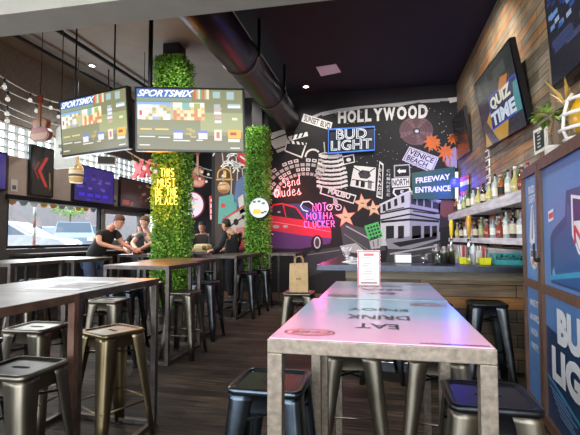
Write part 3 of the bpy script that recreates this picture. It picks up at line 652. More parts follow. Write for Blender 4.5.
# ---- big screen tilted out from the board wall
def quiz(s, o, U, V, N):
    R = lambda *a: rect(s, o, U, V, N, *a)
    def P(pts, col, k): s.face([o + U * x + V * y + N * .0008 * k for x, y in pts], col)
    R(0, 0, 1, 1, c(30, 34, 46), 0); P([(0, 0), (.62, 0), (.8, .45), (.55, .62), (.1, .3)], c(196, 150, 30), 1); P([(.2, 0), (.4, 0), (.15, .38), (.02, .3)], c(60, 62, 70), 2)
    P([(.28, .18), (1, .2), (1, .62), (.34, .64)], c(40, 80, 200), 3); P([(.3, .2), (.98, .22), (.98, .6), (.36, .62)], c(24, 40, 90), 4)
    wtext(s, o, U, V, N, 'QUIZ', .36, .42, .86, .6, c(240, 236, 210), 6, .05); wtext(s, o, U, V, N, 'TIME', .32, .22, .9, .4, c(220, 232, 250), 6, .05)
    P([(.6, .6), (.78, .56), (.86, .7), (.7, .74)], c(200, 120, 40), 5); P([(.86, .2), (1, .2), (1, .55), (.92, .55)], c(70, 150, 150), 5)
    R(0, .66, 1, 1, c(46, 52, 50), 1); R(.06, .7, .2, .9, c(66, 74, 70), 2); R(.3, .7, .42, .94, c(60, 68, 62), 2); R(.56, .76, .84, .9, c(70, 78, 72), 2)
quad_tv('wall_tv', 'large tilted television with colourful quiz picture on the board wall', (1.345, 6.68, 3.59), (1.337, 4.86, 3.46), (1.5, 4.86, 2.57), (1.5, 6.66, 2.63), quiz, dim=True, depth=.06,
        mount=lambda t, p, n: MB().box(p + n * .04, (.08, .5, .4)).build('wall_bracket', M_black, t, True))
def dark_scene(s, o, U, V, N):
    rect(s, o, U, V, N, 0, 0, 1, 1, c(14, 14, 18), 0)
quad_tv('wall_tv', 'switched off black television on the board wall next to the mural corner', (1.42, 9.2, 3.72), (1.42, 7.95, 3.66), (1.53, 7.95, 2.86), (1.53, 9.2, 2.92), dark_scene, dim=None)
def blue_sport(s, o, U, V, N):
    R = lambda *a: rect(s, o, U, V, N, *a); r = random.Random(5)
    R(0, 0, 1, 1, c(14, 18, 40), 0); wtext(s, o, U, V, N, 'SPORTSMIX', .03, .80, .9, .93, c(150, 180, 230), 3, .03)
    for k in range(70): x = r.random() * .9; y = .38 + r.random() * .36; R(x, y, x + .06, y + .04, [c(60, 110, 190), c(110, 150, 210), c(30, 50, 110), c(160, 180, 210), c(40, 80, 150)][r.randrange(5)], 2)
    for k in range(6): x = r.random() * .4; y = .06 + r.random() * .25; R(x, y, x + .25, y + .05, c(60, 70, 110), 2)
quad_tv('wall_tv', 'television with blue sports programme high over the poster cabinet', (1.36, 3.97, 3.62), (1.36, 2.5, 3.62), (1.42, 2.5, 2.6), (1.42, 3.97, 2.6), blue_sport, dim=True,
        mount=lambda t, p, n: MB().box(p + n * .05, (.1, .4, .3)).build('wall_bracket', M_black, t, True))
# upright timber on the wall by the cabinet
b = MB(); b.span((1.49, 4.09, 1.2), (XW, 4.24, CEIL), bevel=.004); struct(b.build('trim_post', mat('weathered_post', c(128, 112, 92), .6, noise=.3, scale=4, stretch=(6, 6, .6), bump=.2)))
# small pictures on the wall
t = thing('picture_frame', 'small white framed black picture on the board wall beside the timber post', 'picture', (XW - .01, 4.5, 2.1))
P = [ox(533, 131, XW - .02), ox(545.5, 124.5, XW - .02), ox(546.5, 149, XW - .02), ox(534.5, 155.5, XW - .02)]
b = MB(); b.prism(P, (.018, 0, 0), c(222, 222, 214)); b.build('frame', M_satin, t, True)
cc = sum(P, Vector()) / 4; b = MB(); b.face([cc + (p - cc) * .74 - Vector((.003, 0, 0)) for p in P], c(30, 44, 40))
for k in range(5): z = cc.z + .07 - k * .035; b.face([Vector((cc.x - .004, cc.y + .05, z)), Vector((cc.x - .004, cc.y - .04 + .02 * (k % 2), z)), Vector((cc.x - .004, cc.y - .04 + .02 * (k % 2), z + .014)), Vector((cc.x - .004, cc.y + .05, z + .014))], c(190, 196, 190))
b.build('print', M_paint, t, True)
for k, (py, w) in enumerate(((154, 'topmost'), (163.5, 'second from the top'), (172.5, 'third from the top'), (181, 'lowest'))):
    p = ox(487 + k * .3, py, XW - .02); t = thing('picture_frame', 'little dark framed picture under the tilted screen, %s of its column' % w, 'picture', p, 0, 'column of little pictures on the board wall')
    b = MB(); b.box((.008, 0, 0), (.02, .2, .12), c(52, 40, 32), bevel=.004); b.build('frame', M_paint, t); b = MB(); b.box((-.004, 0, 0), (.006, .15, .075), c(110, 88, 68)); b.box((-.007, 0, 0), (.004, .08, .04), c(60, 48, 42)); b.build('print', M_paint, t)
# flag like pennants at the corner shelf
t = thing('striped_pennant', 'red white and blue striped cloth hanging at the corner over the bottles', 'flag', ox(464, 190, XW - .03))
b = MB(); a = ox(460, 178, XW - .04); e = ox(467.5, 174.5, XW - .04)
for k in range(6):
    z0 = -k * .09; b.prism([a + Vector((0, 0, z0)), e + Vector((0, 0, z0)), e + Vector((0, 0, z0 - .085)), a + Vector((0, 0, z0 - .085))], (.02, 0, 0), [c(196, 90, 110), c(226, 220, 226), c(70, 80, 160)][k % 3])
b.build('cloth', M_cloth, t, True)
# ================================================================== poster cabinet at the end of the bar
t = thing('poster_cabinet', 'tall brown timber framed cabinet with blue beer posters on its doors', 'cabinet', (1.2, 3.3, 0))
CAN = Vector((1.205, 4.02, 0)); CNR = Vector((1.168, 3.505, 0)); CFR = Vector((1.048, 2.05, 0)); ZT = 1.945
M_cabwood = mat('brown_timber', c(96, 70, 54), .5, noise=.3, scale=6, bump=.15, stretch=(5, 5, .8))
b = MB(); b.loft([[Vector((p.x + .03, p.y, z)) for p in (CFR, CAN)] + [Vector((XW - .005, CAN.y, z)), Vector((XW - .005, CFR.y, z))] for z in (.02, ZT - .03)]); b.build('carcass', M_cabwood, t, True)
b = MB(); b.loft([[Vector((p.x - .012, p.y + dy, z)) for p, dy in ((CFR, 0), (CAN, .02))] + [Vector((XW - .005, CAN.y + .02, z)), Vector((XW - .005, CFR.y, z))] for z in (ZT - .03, ZT)]); b.build('top_board', M_cabwood, t, True)
PB = c(84, 128, 184); PB2 = c(26, 62, 110); PW = c(226, 230, 236); PL = c(120, 160, 206)
def shield(b, F, cx, cy, w, h, k=3):
    """red white and blue shield emblem"""
    o = [(-.5, .5), (0, .42), (.5, .5), (.5, -.1), (.3, -.36), (0, -.5), (-.3, -.36), (-.5, -.1)]
    F([(cx + x * w, cy + y * h) for x, y in o], c(226, 228, 232), k); F([(cx + x * w * .86, cy + y * h * .88) for x, y in o], c(30, 46, 96), k + 1)
    o2 = [(-.5, .12), (.5, .12), (.5, -.1), (.3, -.36), (0, -.5), (-.3, -.36), (-.5, -.1)]; F([(cx + x * w * .82, cy + y * h * .84) for x, y in o2], c(226, 228, 232), k + 2)
def door(p0, p1, name, upper, lower):
    """a framed door between two floor points with an upper and a lower poster"""
    u = (p1 - p0).normalized(); L = (p1 - p0).length; n = Vector((u.y, -u.x, 0)); n = n if n.x < 0 else -n; th = .032
    at = lambda x, z, e=0.: p0 + u * x + n * e + Vector((0, 0, z))
    st = .045; zm = 1.0
    b = MB()
    for x0, x1, z0, z1 in ((.004, st, .03, ZT - .035), (L - st, L - .004, .03, ZT - .035), (st, L - st, .03, .1), (st, L - st, zm - .03, zm + .03), (st, L - st, ZT - .09, ZT - .035)):
        b.prism([at(x0, z0, .003), at(x1, z0, .003), at(x1, z1, .003), at(x0, z1, .003)], n * th)
    d = b.build(name, M_cabwood, t, True)
    for nm, z0, z1, fn in (('upper_poster', zm + .03, ZT - .09, upper), ('lower_poster', .1, zm - .03, lower)):
        b = MB(); w = L - 2 * st
        F = lambda q, col, k=1: b.face([at(st + x * w, z0 + y * (z1 - z0), .012 + .0007 * k) for x, y in q], col)
        T = lambda s, x0, y0, x1, y1, col, k=5, bold=.03: b.text(s, at(st + x0 * w, z0 + y0 * (z1 - z0), .012 + .0007 * k), at(st + x1 * w, z0 + y0 * (z1 - z0), .012 + .0007 * k), at(st + x0 * w, z0 + y1 * (z1 - z0), .012 + .0007 * k), col, 0, bold)
        F([(0, 0), (1, 0), (1, 1), (0, 1)], PB, 0); fn(b, F, T); b.build(nm, mat('poster', None, .3, noise=.04, spec=.5), d, True)
    return d, at
def n_up(b, F, T):
    F([(.06, .04), (.94, .04), (.94, .96), (.06, .96)], c(94, 138, 194), 1); F([(.14, .955), (.9, .955), (.9, .965), (.14, .965)], PL, 2)
    T('BUD', .3, .83, .72, .9, PW); T('LIGHT', .3, .74, .76, .81, PW)
    F([(.44, .7), (.58, .72), (.66, .42), (.62, .3), (.5, .32), (.28, .36), (.3, .42)], PW, 3); F([(.5, .69), (.56, .7), (.52, .4), (.44, .38)], PB2, 4)
    for k in range(6): F([(.68, .66 - k * .045), (.82, .66 - k * .045), (.8, .64 - k * .045), (.68, .64 - k * .045)], PL, 4)
    shield(b, F, .56, .2, .5, .2); T('NFL', .42, .14, .7, .21, c(190, 50, 60), 7)
def n_lo(b, F, T):
    T('MAKE IT', .22, .83, .78, .89, PW); T('AN OFFICIAL', .18, .7, .95, .76, PW); T('WATCH', .22, .57, .68, .63, PW); T('PARTY.', .24, .44, .74, .5, PW)
    T('NFL', .28, .2, .5, .24, PL); F([(.1, .30), (.94, .30), (.94, .305), (.1, .305)], PL, 3)
def bottle_sh(F, x0, y0, s, col, k):
    q = [(-.5, 0), (-.5, .52), (-.44, .6), (-.2, .74), (-.17, 1), (.17, 1), (.2, .74), (.44, .6), (.5, .52), (.5, 0)]; F([(x0 + x * s, y0 + y * s * .9) for x, y in q], col, k)
def w_up(b, F, T):
    F([(0, .93), (1, .93), (1, 1), (0, 1)], c(70, 104, 160), 1); r = random.Random(4)
    for _ in range(26): x = r.random() * .5; y = r.random(); F([(x, y), (x + .012, y), (x + .012, y + .008), (x, y + .008)], PL, 2)
    bottle_sh(F, .52, .03, .8, c(24, 66, 116), 3); bottle_sh(F, .51, .05, .66, c(34, 84, 140), 4)
    F([(.1, .53), (.19, .55), (.19, .64), (.1, .62)], PW, 5); F([(.11, .555), (.185, .57), (.185, .615), (.11, .60)], c(200, 60, 60), 6)
    shield(b, F, .62, .47, .34, .48, 5); T('NFL', .48, .36, .76, .49, c(200, 50, 60), 9)
    F([(.1, .05), (.9, .2), (.9, .24), (.1, .09)], c(50, 150, 190), 5); F([(.16, .09), (.2, .1), (.18, .17), (.14, .12)], PL, 6)
def w_lo(b, F, T):
    F([(0, 0), (1, 0), (1, .62), (0, .74)], c(20, 52, 92), 1); F([(0, .33), (1, .08), (1, .11), (0, .355)], c(60, 150, 190), 2)
    T('BUD', .2, .655, .74, .92, PW, 6, .06); T('LIGHT', .10, .35, .93, .615, PW, 6, .06)
    for k in range(6): F([(.05 + .03 * k, .27 - k * .03), (.3 + .03 * k + (k % 3) * .04, .27 - k * .03 - .03), (.3 + .03 * k + (k % 3) * .04, .28 - k * .03 - .03), (.05 + .03 * k, .28 - k * .03)], PL, 4)
    bottle_sh(F, .86, .02, .3, c(30, 84, 140), 3)
dn, _ = door(CAN, CNR + Vector((.001, .012, 0)), 'narrow_door', n_up, n_lo)
dw, at_w = door(CNR, CFR, 'wide_door', w_up, w_lo)
b = MB(); pz = CNR + Vector((-.045, 0, 1.2)); b.box(pz, (.03, .05, .03), bevel=.004); b.tube([pz + Vector((-.02, .02, .12)), pz + Vector((-.02, .01, 0)), pz + Vector((-.02, -.03, -.01))], .008, 8); b.build('latch', M_black, t, True)
# things on top of the cabinet
t = thing('potted_plant', 'small white pot with a thin stemmed leafy plant on the cabinet', 'plant', (1.285, 3.62, ZT))
b = MB(); b.lathe([(.05, 0), (.062, .1), (.066, .11), (.058, .11), (.054, .09), (0.001, .088)], (0, 0, 0), 20, c(226, 222, 212), cap=True); b.build('pot', M_satin, t)
b = MB(); b.lathe([(.054, .088), (.03, .094), (.001, .096)], (0, 0, 0), 14, c(58, 42, 32)); b.build('soil', M_paint, t)
b = MB(); b.tube([(0, 0, .09), (-.01, .01, .2), (.01, 0, .3), (0, .02, .38)], [.008, .007, .006, .005], 7, c(120, 96, 60)); b.tube([(0, 0, .2), (-.05, -.02, .24)], .005, 6, c(190, 180, 150)); b.build('stem', M_paint, t)
b = MB(); r = random.Random(9)
for k in range(34):
    a = r.random() * 2 * PI; e = r.uniform(-.5, .8); L = r.uniform(.07, .13); d = Vector((math.cos(a) * math.cos(e), math.sin(a) * math.cos(e), math.sin(e))); s = d.cross(Vector((0, 0, 1))).normalized() * L * .28; o = Vector((-.02, .02, .36)) + d * r.uniform(.0, .08)
    col = [c(120, 156, 60), c(96, 138, 50), c(150, 176, 80)][k % 3]; m = o + d * L * .55; tip = o + d * L - Vector((0, 0, L * .25))
    b.face([o, m + s, tip], col); b.face([o, tip, m - s], col)
b.build('leaves', M_leaf, t)
t = thing('football_helmet', 'yellow football helmet with white face cage on the cabinet', 'helmet', (1.36, 2.98, ZT)); t.scale = (1.3, 1.3, 1.3); t.rotation_euler = (0, 0, 1.3)
b = MB(); L = []
for i in range(15):
    e = -.75 + i * (PI / 2 + .75) / 14; lp = []
    for j in range(28):
        a = 2 * PI * j / 28; x = math.cos(a) * math.cos(e) * .125; y = math.sin(a) * math.cos(e) * .15; z = math.sin(e) * .135 + .14
        lp.append(Vector((x, y, z)))
    L.append(lp)
b.loft(L, c(236, 186, 40), smooth=True); b.build('shell', mat('helmet_shell', None, .2, noise=.02, coat=.6), t)
b = MB(); WC = c(232, 228, 220)
def cage(z, r, a0, a1): return [(-.03 + math.cos(math.radians(a)) * r, math.sin(math.radians(a)) * r * 1.15, z) for a in range(a0, a1 + 1, 12)]
for z, r in ((.20, .148), (.13, .165), (.06, .17), (.015, .155)): b.tube(cage(z, r, 96, 264), .009, 8, WC)
for a in (110, 150, 180, 210, 250): ca, sa = math.cos(math.radians(a)), math.sin(math.radians(a)) * 1.15; b.tube([(-.03 + ca * r, sa * r, z) for z, r in ((.23, .13), (.20, .148), (.13, .165), (.06, .17), (.015, .155))], .008, 8, WC)
b.build('face_cage', M_satin, t)
b = MB(); b.box((0, 0, .285), (.028, .2, .012), c(226, 222, 210), bevel=.004); b.build('stripe', M_satin, t)
t = thing('dried_leaf_spray', 'long pale yellow spiky leaf lying over the helmet on the cabinet', 'leaf', (1.3, 3.35, ZT))
b = MB(); r = random.Random(2); b.tube([(0, 0, 0), (.0, .0, .2), (-.02, -.05, .32)], .006, 6, c(170, 140, 80))
for k in range(7):
    a = -1.5 + k * .28; o = Vector((-.02, -.05, .3)); d = Vector((-.25 + .05 * k, -.8 + k * .25, .1 + .08 * (k % 3))).normalized(); tip = o + d * .28; s = d.cross(Vector((0, 0, 1))).normalized() * .016; m = o + d * .12 + Vector((0, 0, .02))
    b.face([o, m + s, tip, m - s], c(206, 170, 90))
b.build('blades', M_leaf, t)

# ================================================================== the bar
BX0 = -.63; ZB = 1.09
t = thing('bar_counter', 'bar counter with black top, plank clad front and foot ledge', 'bar', (.4, 4.85, 0))
b = MB(); b.prism([(BX0, 4.4, ZB - .05), (XW - .005, 4.4, ZB - .05), (XW - .005, 4.98, ZB - .05), (BX0, 4.98, ZB - .05)], (0, 0, .05)); b.build('worktop', mat('black_bar_top', c(12, 11, 14), .35, noise=.2, scale=30, spec=.25), t, True)
b = MB(); b.span((BX0 - .008, 4.392, ZB - .05), (XW - .005, 4.4, ZB)); b.span((BX0 - .008, 4.4, ZB - .05), (BX0, 4.98, ZB)); b.span((BX0 - .01, 4.388, ZB - .054), (XW - .005, 4.40, ZB - .046)); b.build('edge_strip', mat('pewter_edge', c(70, 74, 86), .3, .8), t, True)
b = MB(); b.span((-.38, 4.85, 0), (XW - .01, 4.97, ZB - .05)); b.build('front_boards', M_barp, t, True)
b = MB(); b.span((-.385, 4.843, .92), (XW - .01, 4.85, ZB - .05)); b.build('apron_board', mat('light_apron', c(150, 138, 118), .5, noise=.25, scale=6, stretch=(.6, 4, 6)), t, True)
b = MB(); b.span((-.6, 4.62, .0), (XW - .36, 4.85, .085)); b.build('foot_ledge', mat('zinc_ledge', c(104, 110, 116), .45, .6, noise=.3, scale=10), t, True)
b = MB(); b.tube([(-.6, 4.615, .095), (XW - .36, 4.615, .095)], .012, 8); b.build('foot_rail', M_chrome, t, True)
t = thing('bar_return', 'black topped side arm of the bar running back toward the mural', 'bar', (-.35, 6.7, 0))
b = MB(); b.span((BX0, 4.985, ZB - .05), (-.02, 8.2, ZB)); b.build('worktop', MATS['black_bar_top'], t, True)
b = MB(); b.span((-.38, 4.985, .0), (-.26, 8.1, ZB - .05)); b.build('side_boards', mat('dark_side_boards', c(44, 38, 38), .5, noise=.3, scale=6), t, True)
b = MB(); b.span((-.6, 4.985, 0), (-.38, 8.1, .085)); b.build('foot_ledge', MATS['zinc_ledge'], t, True)
# back bar counter and shelves along the board wall
t = thing('back_counter', 'pale back counter running below the bottle shelves along the board wall', 'counter', (1.35, 6.8, 0))
b = MB(); b.span((1.06, 5.0, .0), (XW - .01, 9.0, 1.02)); b.build('carcass', mat('dark_counter', c(46, 44, 46), .5), t, True)
b = MB(); b.span((1.0, 4.99, 1.02), (XW - .01, 9.05, 1.09), bevel=.006); b.build('worktop', mat('pale_worktop', c(168, 170, 172), .3, noise=.15), t, True)
b = MB(); b.span((1.28, 5.0, 1.09), (XW - .01, 9.05, 1.24), bevel=.006); b.build('ledge', mat('grey_ledge', c(160, 164, 164), .4, noise=.2), t, True)
def shelf(z, label, x0=1.30, th=.07):
    t = thing('bottle_shelf', label, 'shelf', (1.43, 6.8, z - th), 0, 'bottle shelves on the board wall')
    b = MB(); b.span((x0, 4.45, z - th), (XW - .005, 9.05, z), bevel=.006); b.build('board', mat('whitewashed_board', c(206, 206, 214), .5, noise=.3, scale=5, stretch=(5, .6, 5)), t, True)
    for y in (5.3, 6.9, 8.5):
        b = MB(); b.span((x0 + .03, y - .02, z - th - .03), (XW - .005, y + .02, z - th)); b.span((XW - .035, y - .02, z - th - .2), (XW - .005, y + .02, z - th)); b.build('bracket', M_black, t, True)
shelf(1.82, 'whitewashed upper bottle shelf on the board wall', th=.12)
shelf(1.36, 'whitewashed lower bottle shelf above the back counter')
# bottles
BOT = {}
def bottle(kind, glass, capc, lab, H, R):
    t = thing('bottle', '', 'bottle', (0, 0, 0))
    pr = {'tall': [(.0, 0), (R, 0), (R, H * .58), (R * .86, H * .66), (R * .38, H * .75), (R * .34, H * .93), (R * .4, H * .94)],
          'square': [(0, 0), (R, 0), (R * 1.02, H * .55), (R * .9, H * .62), (R * .36, H * .68), (R * .34, H * .9), (R * .42, H * .91)],
          'round': [(0, 0), (R * .9, 0), (R * 1.1, H * .2), (R * 1.05, H * .42), (R * .5, H * .6), (R * .36, H * .7), (R * .34, H * .9), (R * .4, H * .91)]}[kind]
    b = MB(); b.lathe(pr, (0, 0, 0), 14, glass); b.build('glass_body', mat('bottle_glass', None, .1, noise=.02, spec=.7, coat=.4), t)
    b = MB(); b.lathe([(R * .42, H * .91), (R * .44, H), (.001, H)], (0, 0, 0), 12, capc); b.build('cap', M_satin, t)
    if lab: b = MB(); b.lathe([(R * 1.03, H * .14), (R * 1.03, H * .46)], (0, 0, 0), 14, lab, cap=False); b.build('label', M_paint, t)
    return t
LK = c(206, 212, 206); kinds = [
    ('clear glass', 'black-capped', 'tall', c(176, 186, 180), c(24, 24, 24), c(226, 224, 214)), ('green glass', 'green-capped', 'tall', c(40, 84, 52), c(50, 110, 60), c(214, 206, 170)),
    ('amber glass', 'gold-capped', 'square', c(150, 86, 34), c(190, 150, 70), c(40, 34, 30)), ('pale yellow', 'white-capped', 'round', c(190, 182, 120), c(226, 224, 220), c(206, 184, 84)),
    ('dark glass', 'black-capped', 'square', c(36, 30, 28), c(20, 20, 22), c(206, 196, 170)), ('red orange', 'silver-capped', 'round', c(140, 66, 44), c(176, 178, 180), c(150, 60, 52)),
    ('smoky clear', 'red-capped', 'square', c(150, 156, 160), c(176, 40, 40), c(230, 230, 226)), ('light green', 'silver-capped', 'tall', c(140, 156, 120), c(176, 178, 180), c(176, 182, 130))]
protos = [bottle(k[2], k[3], k[4], k[5], (.30, .31, .27, .26, .29, .25, .28, .30)[i], (.036, .037, .042, .043, .041, .045, .04, .036)[i]) for i, k in enumerate(kinds)]
used = set(); r = random.Random(12)
def shelf_bottles(z, where, seq, y0, y1, grp):
    n = len(seq); NW = 'first second third fourth fifth sixth seventh eighth ninth tenth eleventh twelfth thirteenth fourteenth fifteenth sixteenth seventeenth eighteenth nineteenth twentieth twenty-first twenty-second twenty-third twenty-fourth twenty-fifth twenty-sixth twenty-seventh twenty-eighth'.split()
    for k, q in enumerate(seq):
        u = k / (n - 1); y = y0 + (y1 - y0) * (u * .7 + u * u * .3); x = 1.36 + (.085 if k % 2 else 0)
        lab = '%s %s bottle, %s from the cabinet end on the %s' % (kinds[q][1], kinds[q][0], NW[k], where)
        loc = (x, y, z)
        sc = (1, 1, r.uniform(.95, 1.12))
        if q in used: dup(protos[q], loc, r.random(), lab, grp, sc)
        else: used.add(q); p = protos[q]; p.location = loc; p.scale = sc; tag(p, lab, 'bottle', grp)
shelf_bottles(1.82, 'upper shelf', [5, 6, 3, 1, 0, 4, 2, 1, 0, 7, 3, 0, 4, 7, 3, 6, 0, 4, 1, 0, 7, 3, 6, 0, 2, 7], 4.62, 8.7, 'bottles on the upper bar shelf')
shelf_bottles(1.36, 'lower shelf', [6, 0, 4, 7, 0, 6, 5, 4, 6, 0, 5, 6, 7, 0, 4, 2, 0, 5, 6, 0, 4, 2, 3, 0], 4.7, 8.6, 'bottles on the lower bar shelf')
# taps
def tap(label, p, col, capc):
    t = thing('beer_tap', label, 'beer tap', p, 0, 'beer taps'); b = MB(); b.lathe([(.05, 0), (.05, .02), (.022, .03), (.022, .26), (.03, .28)], (0, 0, 0), 14); b.tube([(0, 0, .24), (0, -.08, .25), (0, -.1, .2)], .014, 8); b.build('tower', M_chrome, t)
    b = MB(); b.loft([[Vector((sx * w, sy * w * .6, z)) for sx, sy in ((-1, -1), (1, -1), (1, 1), (-1, 1))] for w, z in ((.014, .27), (.026, .34), (.032, .5), (.026, .56), (.012, .58))], col, smooth=True); b.build('handle', M_gloss, t)
tap('beer tap with bright yellow handle near the painted corner building', (1.16, 7.75, 1.09), c(232, 206, 50), None)
tap('beer tap with gold amber handle before the bottle shelves', (1.16, 6.25, 1.09), c(206, 150, 50), None)
# things along the bar
def cup_of_napkins(p):
    t = thing('plastic_cup', 'clear plastic cup stuffed with white napkins near the bar end', 'cup', p); b = MB(); b.lathe([(.035, 0), (.047, .13), (.043, .13), (.032, .006)], (0, 0, 0), 16, (.9, .9, .9, 1)); b.build('cup_wall', M_acrylic, t)
    b = MB(); rr = random.Random(3)
    for k in range(7): a = rr.random() * 6.3; b.prism([(0, 0, .03), (.05 * math.cos(a), .05 * math.sin(a), .17), (.07 * math.cos(a + .5), .07 * math.sin(a + .5), .15), (.03 * math.cos(a + 1.2), .03 * math.sin(a + 1.2), .12)], (.002, .002, .004), c(236, 234, 236))
    b.build('napkin', M_paint, t)
cup_of_napkins((-.36, 4.75, ZB))
t = thing('napkin_pile', 'loose pile of white paper napkins on the bar end', 'napkins', (-.30, 4.62, ZB)); b = MB(); rr = random.Random(8)
for k in range(8): a = rr.random(); m = Matrix.Rotation(a, 3, 'Z'); b.box((rr.uniform(-.03, .03), rr.uniform(-.02, .02), .006 + k * .009), (.13 - k * .012, .12 - k * .01, .008), c(232, 230, 230), 0, m)
b.build('sheets', M_paint, t)
b = MB(); b.lathe([(.03, 0), (.036, .13), (.033, .13), (.028, .01), (.001, .01)], (0, 0, 0), 16, (.9, .9, .9, 1)); o = b.build('drinking_glass', M_acrylic, at=(0, 0, 0)); o.location = (-.2, 4.78, ZB); tag(o, 'empty clear glass on the bar beside the napkin cup', 'glass')
def shaker(label, p, sc=1.):
    t = thing('shaker_tin', label, 'shaker', p, 0, 'shaker tins on the bar'); b = MB(); b.lathe([(.04, 0), (.05, .13), (.052, .135), (.04, .15), (.025, .19), (.024, .2), (.001, .205)], (0, 0, 0), 18); b.build('tin_body', mat('satin_chrome', c(200, 202, 204), .28, 1, noise=.08), t); b = MB(); b.lathe([(.052, .125), (.054, .13), (.052, .137)], (0, 0, 0), 18, cap=False); b.build('rim_band', M_steel, t); t.scale = (sc, sc, sc)
shaker('steel shaker tin on the bar below the yellow tap handle', (.58, 4.92, ZB)); shaker('shorter steel shaker tin standing just before the other tins', (.65, 4.83, ZB), .9); shaker('steel shaker tin closest to the yellow caddies', (.73, 4.92, ZB))
def caddy(label, p):
    t = thing('straw_caddy', label, 'caddy', p, 0, 'yellow straw caddies'); b = MB(); b.loft([[Vector((sx * w, sy * w * .8, z)) for sx, sy in ((-1, -1), (1, -1), (1, 1), (-1, 1))] for w, z in ((.05, 0), (.06, .07), (.055, .07), (.047, .01))], c(226, 226, 40)); b.build('tub', M_satin, t)
    b = MB(); rr = random.Random(6)
    for k in range(9): x, y = rr.uniform(-.04, .04), rr.uniform(-.03, .03); b.tube([(x, y, .01), (x * 1.5, y * 1.5, .19)], .004, 5, [c(30, 30, 34), c(200, 60, 60), c(226, 226, 226)][k % 3])
    b.build('straws', M_satin, t)
caddy('yellow straw caddy next to the white dispenser on the bar', (.86, 4.9, ZB)); caddy('yellow straw caddy closest to the teal tray on the bar', (1.03, 4.78, ZB))
b = MB(); b.lathe([(.026, 0), (.026, .17), (.02, .185), (.008, .19), (.008, .21), (.001, .21)], (0, 0, 0), 16, c(206, 210, 214)); o = b.build('soap_dispenser', M_satin, at=(0, 0, 0)); o.location = (.915, 4.72, ZB); tag(o, 'slim white cylinder dispenser standing between the yellow caddies', 'dispenser')
t = thing('garnish_tray', 'teal long tray filled with dark green garnish beside the cabinet', 'tray', (1.3, 4.84, ZB)); TE = c(64, 150, 156)
b = MB(); x0, x1, y0, y1 = 1.12, 1.50, 4.72, 4.96
b.span((x0, y0, ZB), (x1, y1, ZB + .008), TE)
for lo, hi in (((x0, y0, ZB), (x1, y0 + .008, ZB + .05)), ((x0, y1 - .008, ZB), (x1, y1, ZB + .11)), ((x0, y0, ZB), (x0 + .008, y1, ZB + .11)), ((x1 - .008, y0, ZB), (x1, y1, ZB + .11))): b.span(lo, hi, TE)
b.build('tray_body', M_satin, t, True)
b = MB(); rr = random.Random(7)
for k in range(90): p = Vector((rr.uniform(x0 + .02, x1 - .02), rr.uniform(y0 + .02, y1 - .02), ZB + rr.uniform(.01, .075))); d = Vector((rr.uniform(-1, 1), rr.uniform(-1, 1), rr.uniform(0, 1))).normalized() * .025; s = d.cross(Vector((.2, .3, 1))).normalized() * .01; b.face([p, p + d + s, p + d * 1.6, p + d - s], [c(50, 84, 50), c(36, 66, 46), c(70, 96, 60)][k % 3])
b.build('garnish', M_leaf, t, True)['kind'] = 'stuff'
b = MB(); b.span((.93, 4.87, ZB), (1.09, 4.965, ZB + .15), c(170, 176, 178), bevel=.01); tag(b.build('glass_rack', M_cmetal), 'grey metal rack box on the bar behind the yellow caddies', 'rack')

for k, (x, y, lab) in enumerate(((.46, 4.86, 'clear tumbler on the bar before the painted corner building'), (.43, 4.74, 'clear tumbler standing closest to the bar edge, apart from the tins'), (.57, 4.76, 'clear tumbler on the bar just before the shaker tins'), (.86, 4.62, 'clear tumbler in front of the first yellow caddy'))):
    b = MB(); b.lathe([(.028, 0), (.036, .11), (.033, .11), (.026, .01), (.001, .01)], (0, 0, 0), 16, (.9, .9, .9, 1)); o = b.build('drinking_glass', M_acrylic, at=(0, 0, 0)); o.location = (x, y, ZB); tag(o, lab, 'glass', 'glasses on the bar')
b = MB(); b.span((.14, 4.80, ZB), (.32, 4.93, ZB + .10), c(44, 44, 48), bevel=.008); b.span((.16, 4.82, ZB + .10), (.30, 4.91, ZB + .104), c(150, 152, 156)); tag(b.build('napkin_dispenser', M_satin), 'low dark napkin dispenser on the bar behind the printed table', 'dispenser')
# ================================================================== high tables
TH_ = 1.06
def table_frame(t, x0, y0, x1, y1, m, w=.045, rail=True, h=TH_, rails_low=True):
    hw = w / 2; pts = [(x0 + hw, y0 + hw), (x1 - hw, y0 + hw), (x1 - hw, y1 - hw), (x0 + hw, y1 - hw)]
    for x, y in pts: b = MB(); b.span((x - hw, y - hw, 0), (x + hw, y + hw, h - .045), bevel=.003); b.build('leg', m, t, True)
    for (xa, ya), (xb, yb) in zip(pts, pts[1:] + pts[:1]):
        if ya == yb: lo = (min(xa, xb) - hw, ya - hw); hi = (max(xa, xb) + hw, ya + hw)
        else: lo = (xa - hw, min(ya, yb) + hw); hi = (xa + hw, max(ya, yb) - hw)
        b = MB(); b.span((*lo, h - .045), (*hi, h - .002), bevel=.003); b.build('top_rail', m, t, True)
        if rails_low:
            if xa == xb: lo = (xa - hw + .001, min(ya, yb) + hw); hi = (xa + hw - .001, max(ya, yb) - hw)
            else: lo = (min(xa, xb) + hw, ya - hw + .001); hi = (max(xa, xb) - hw, ya + hw - .001)
            b = MB(); b.span((*lo, .0), (*hi, .035), bevel=.003); b.build('floor_rail', m, t, True)
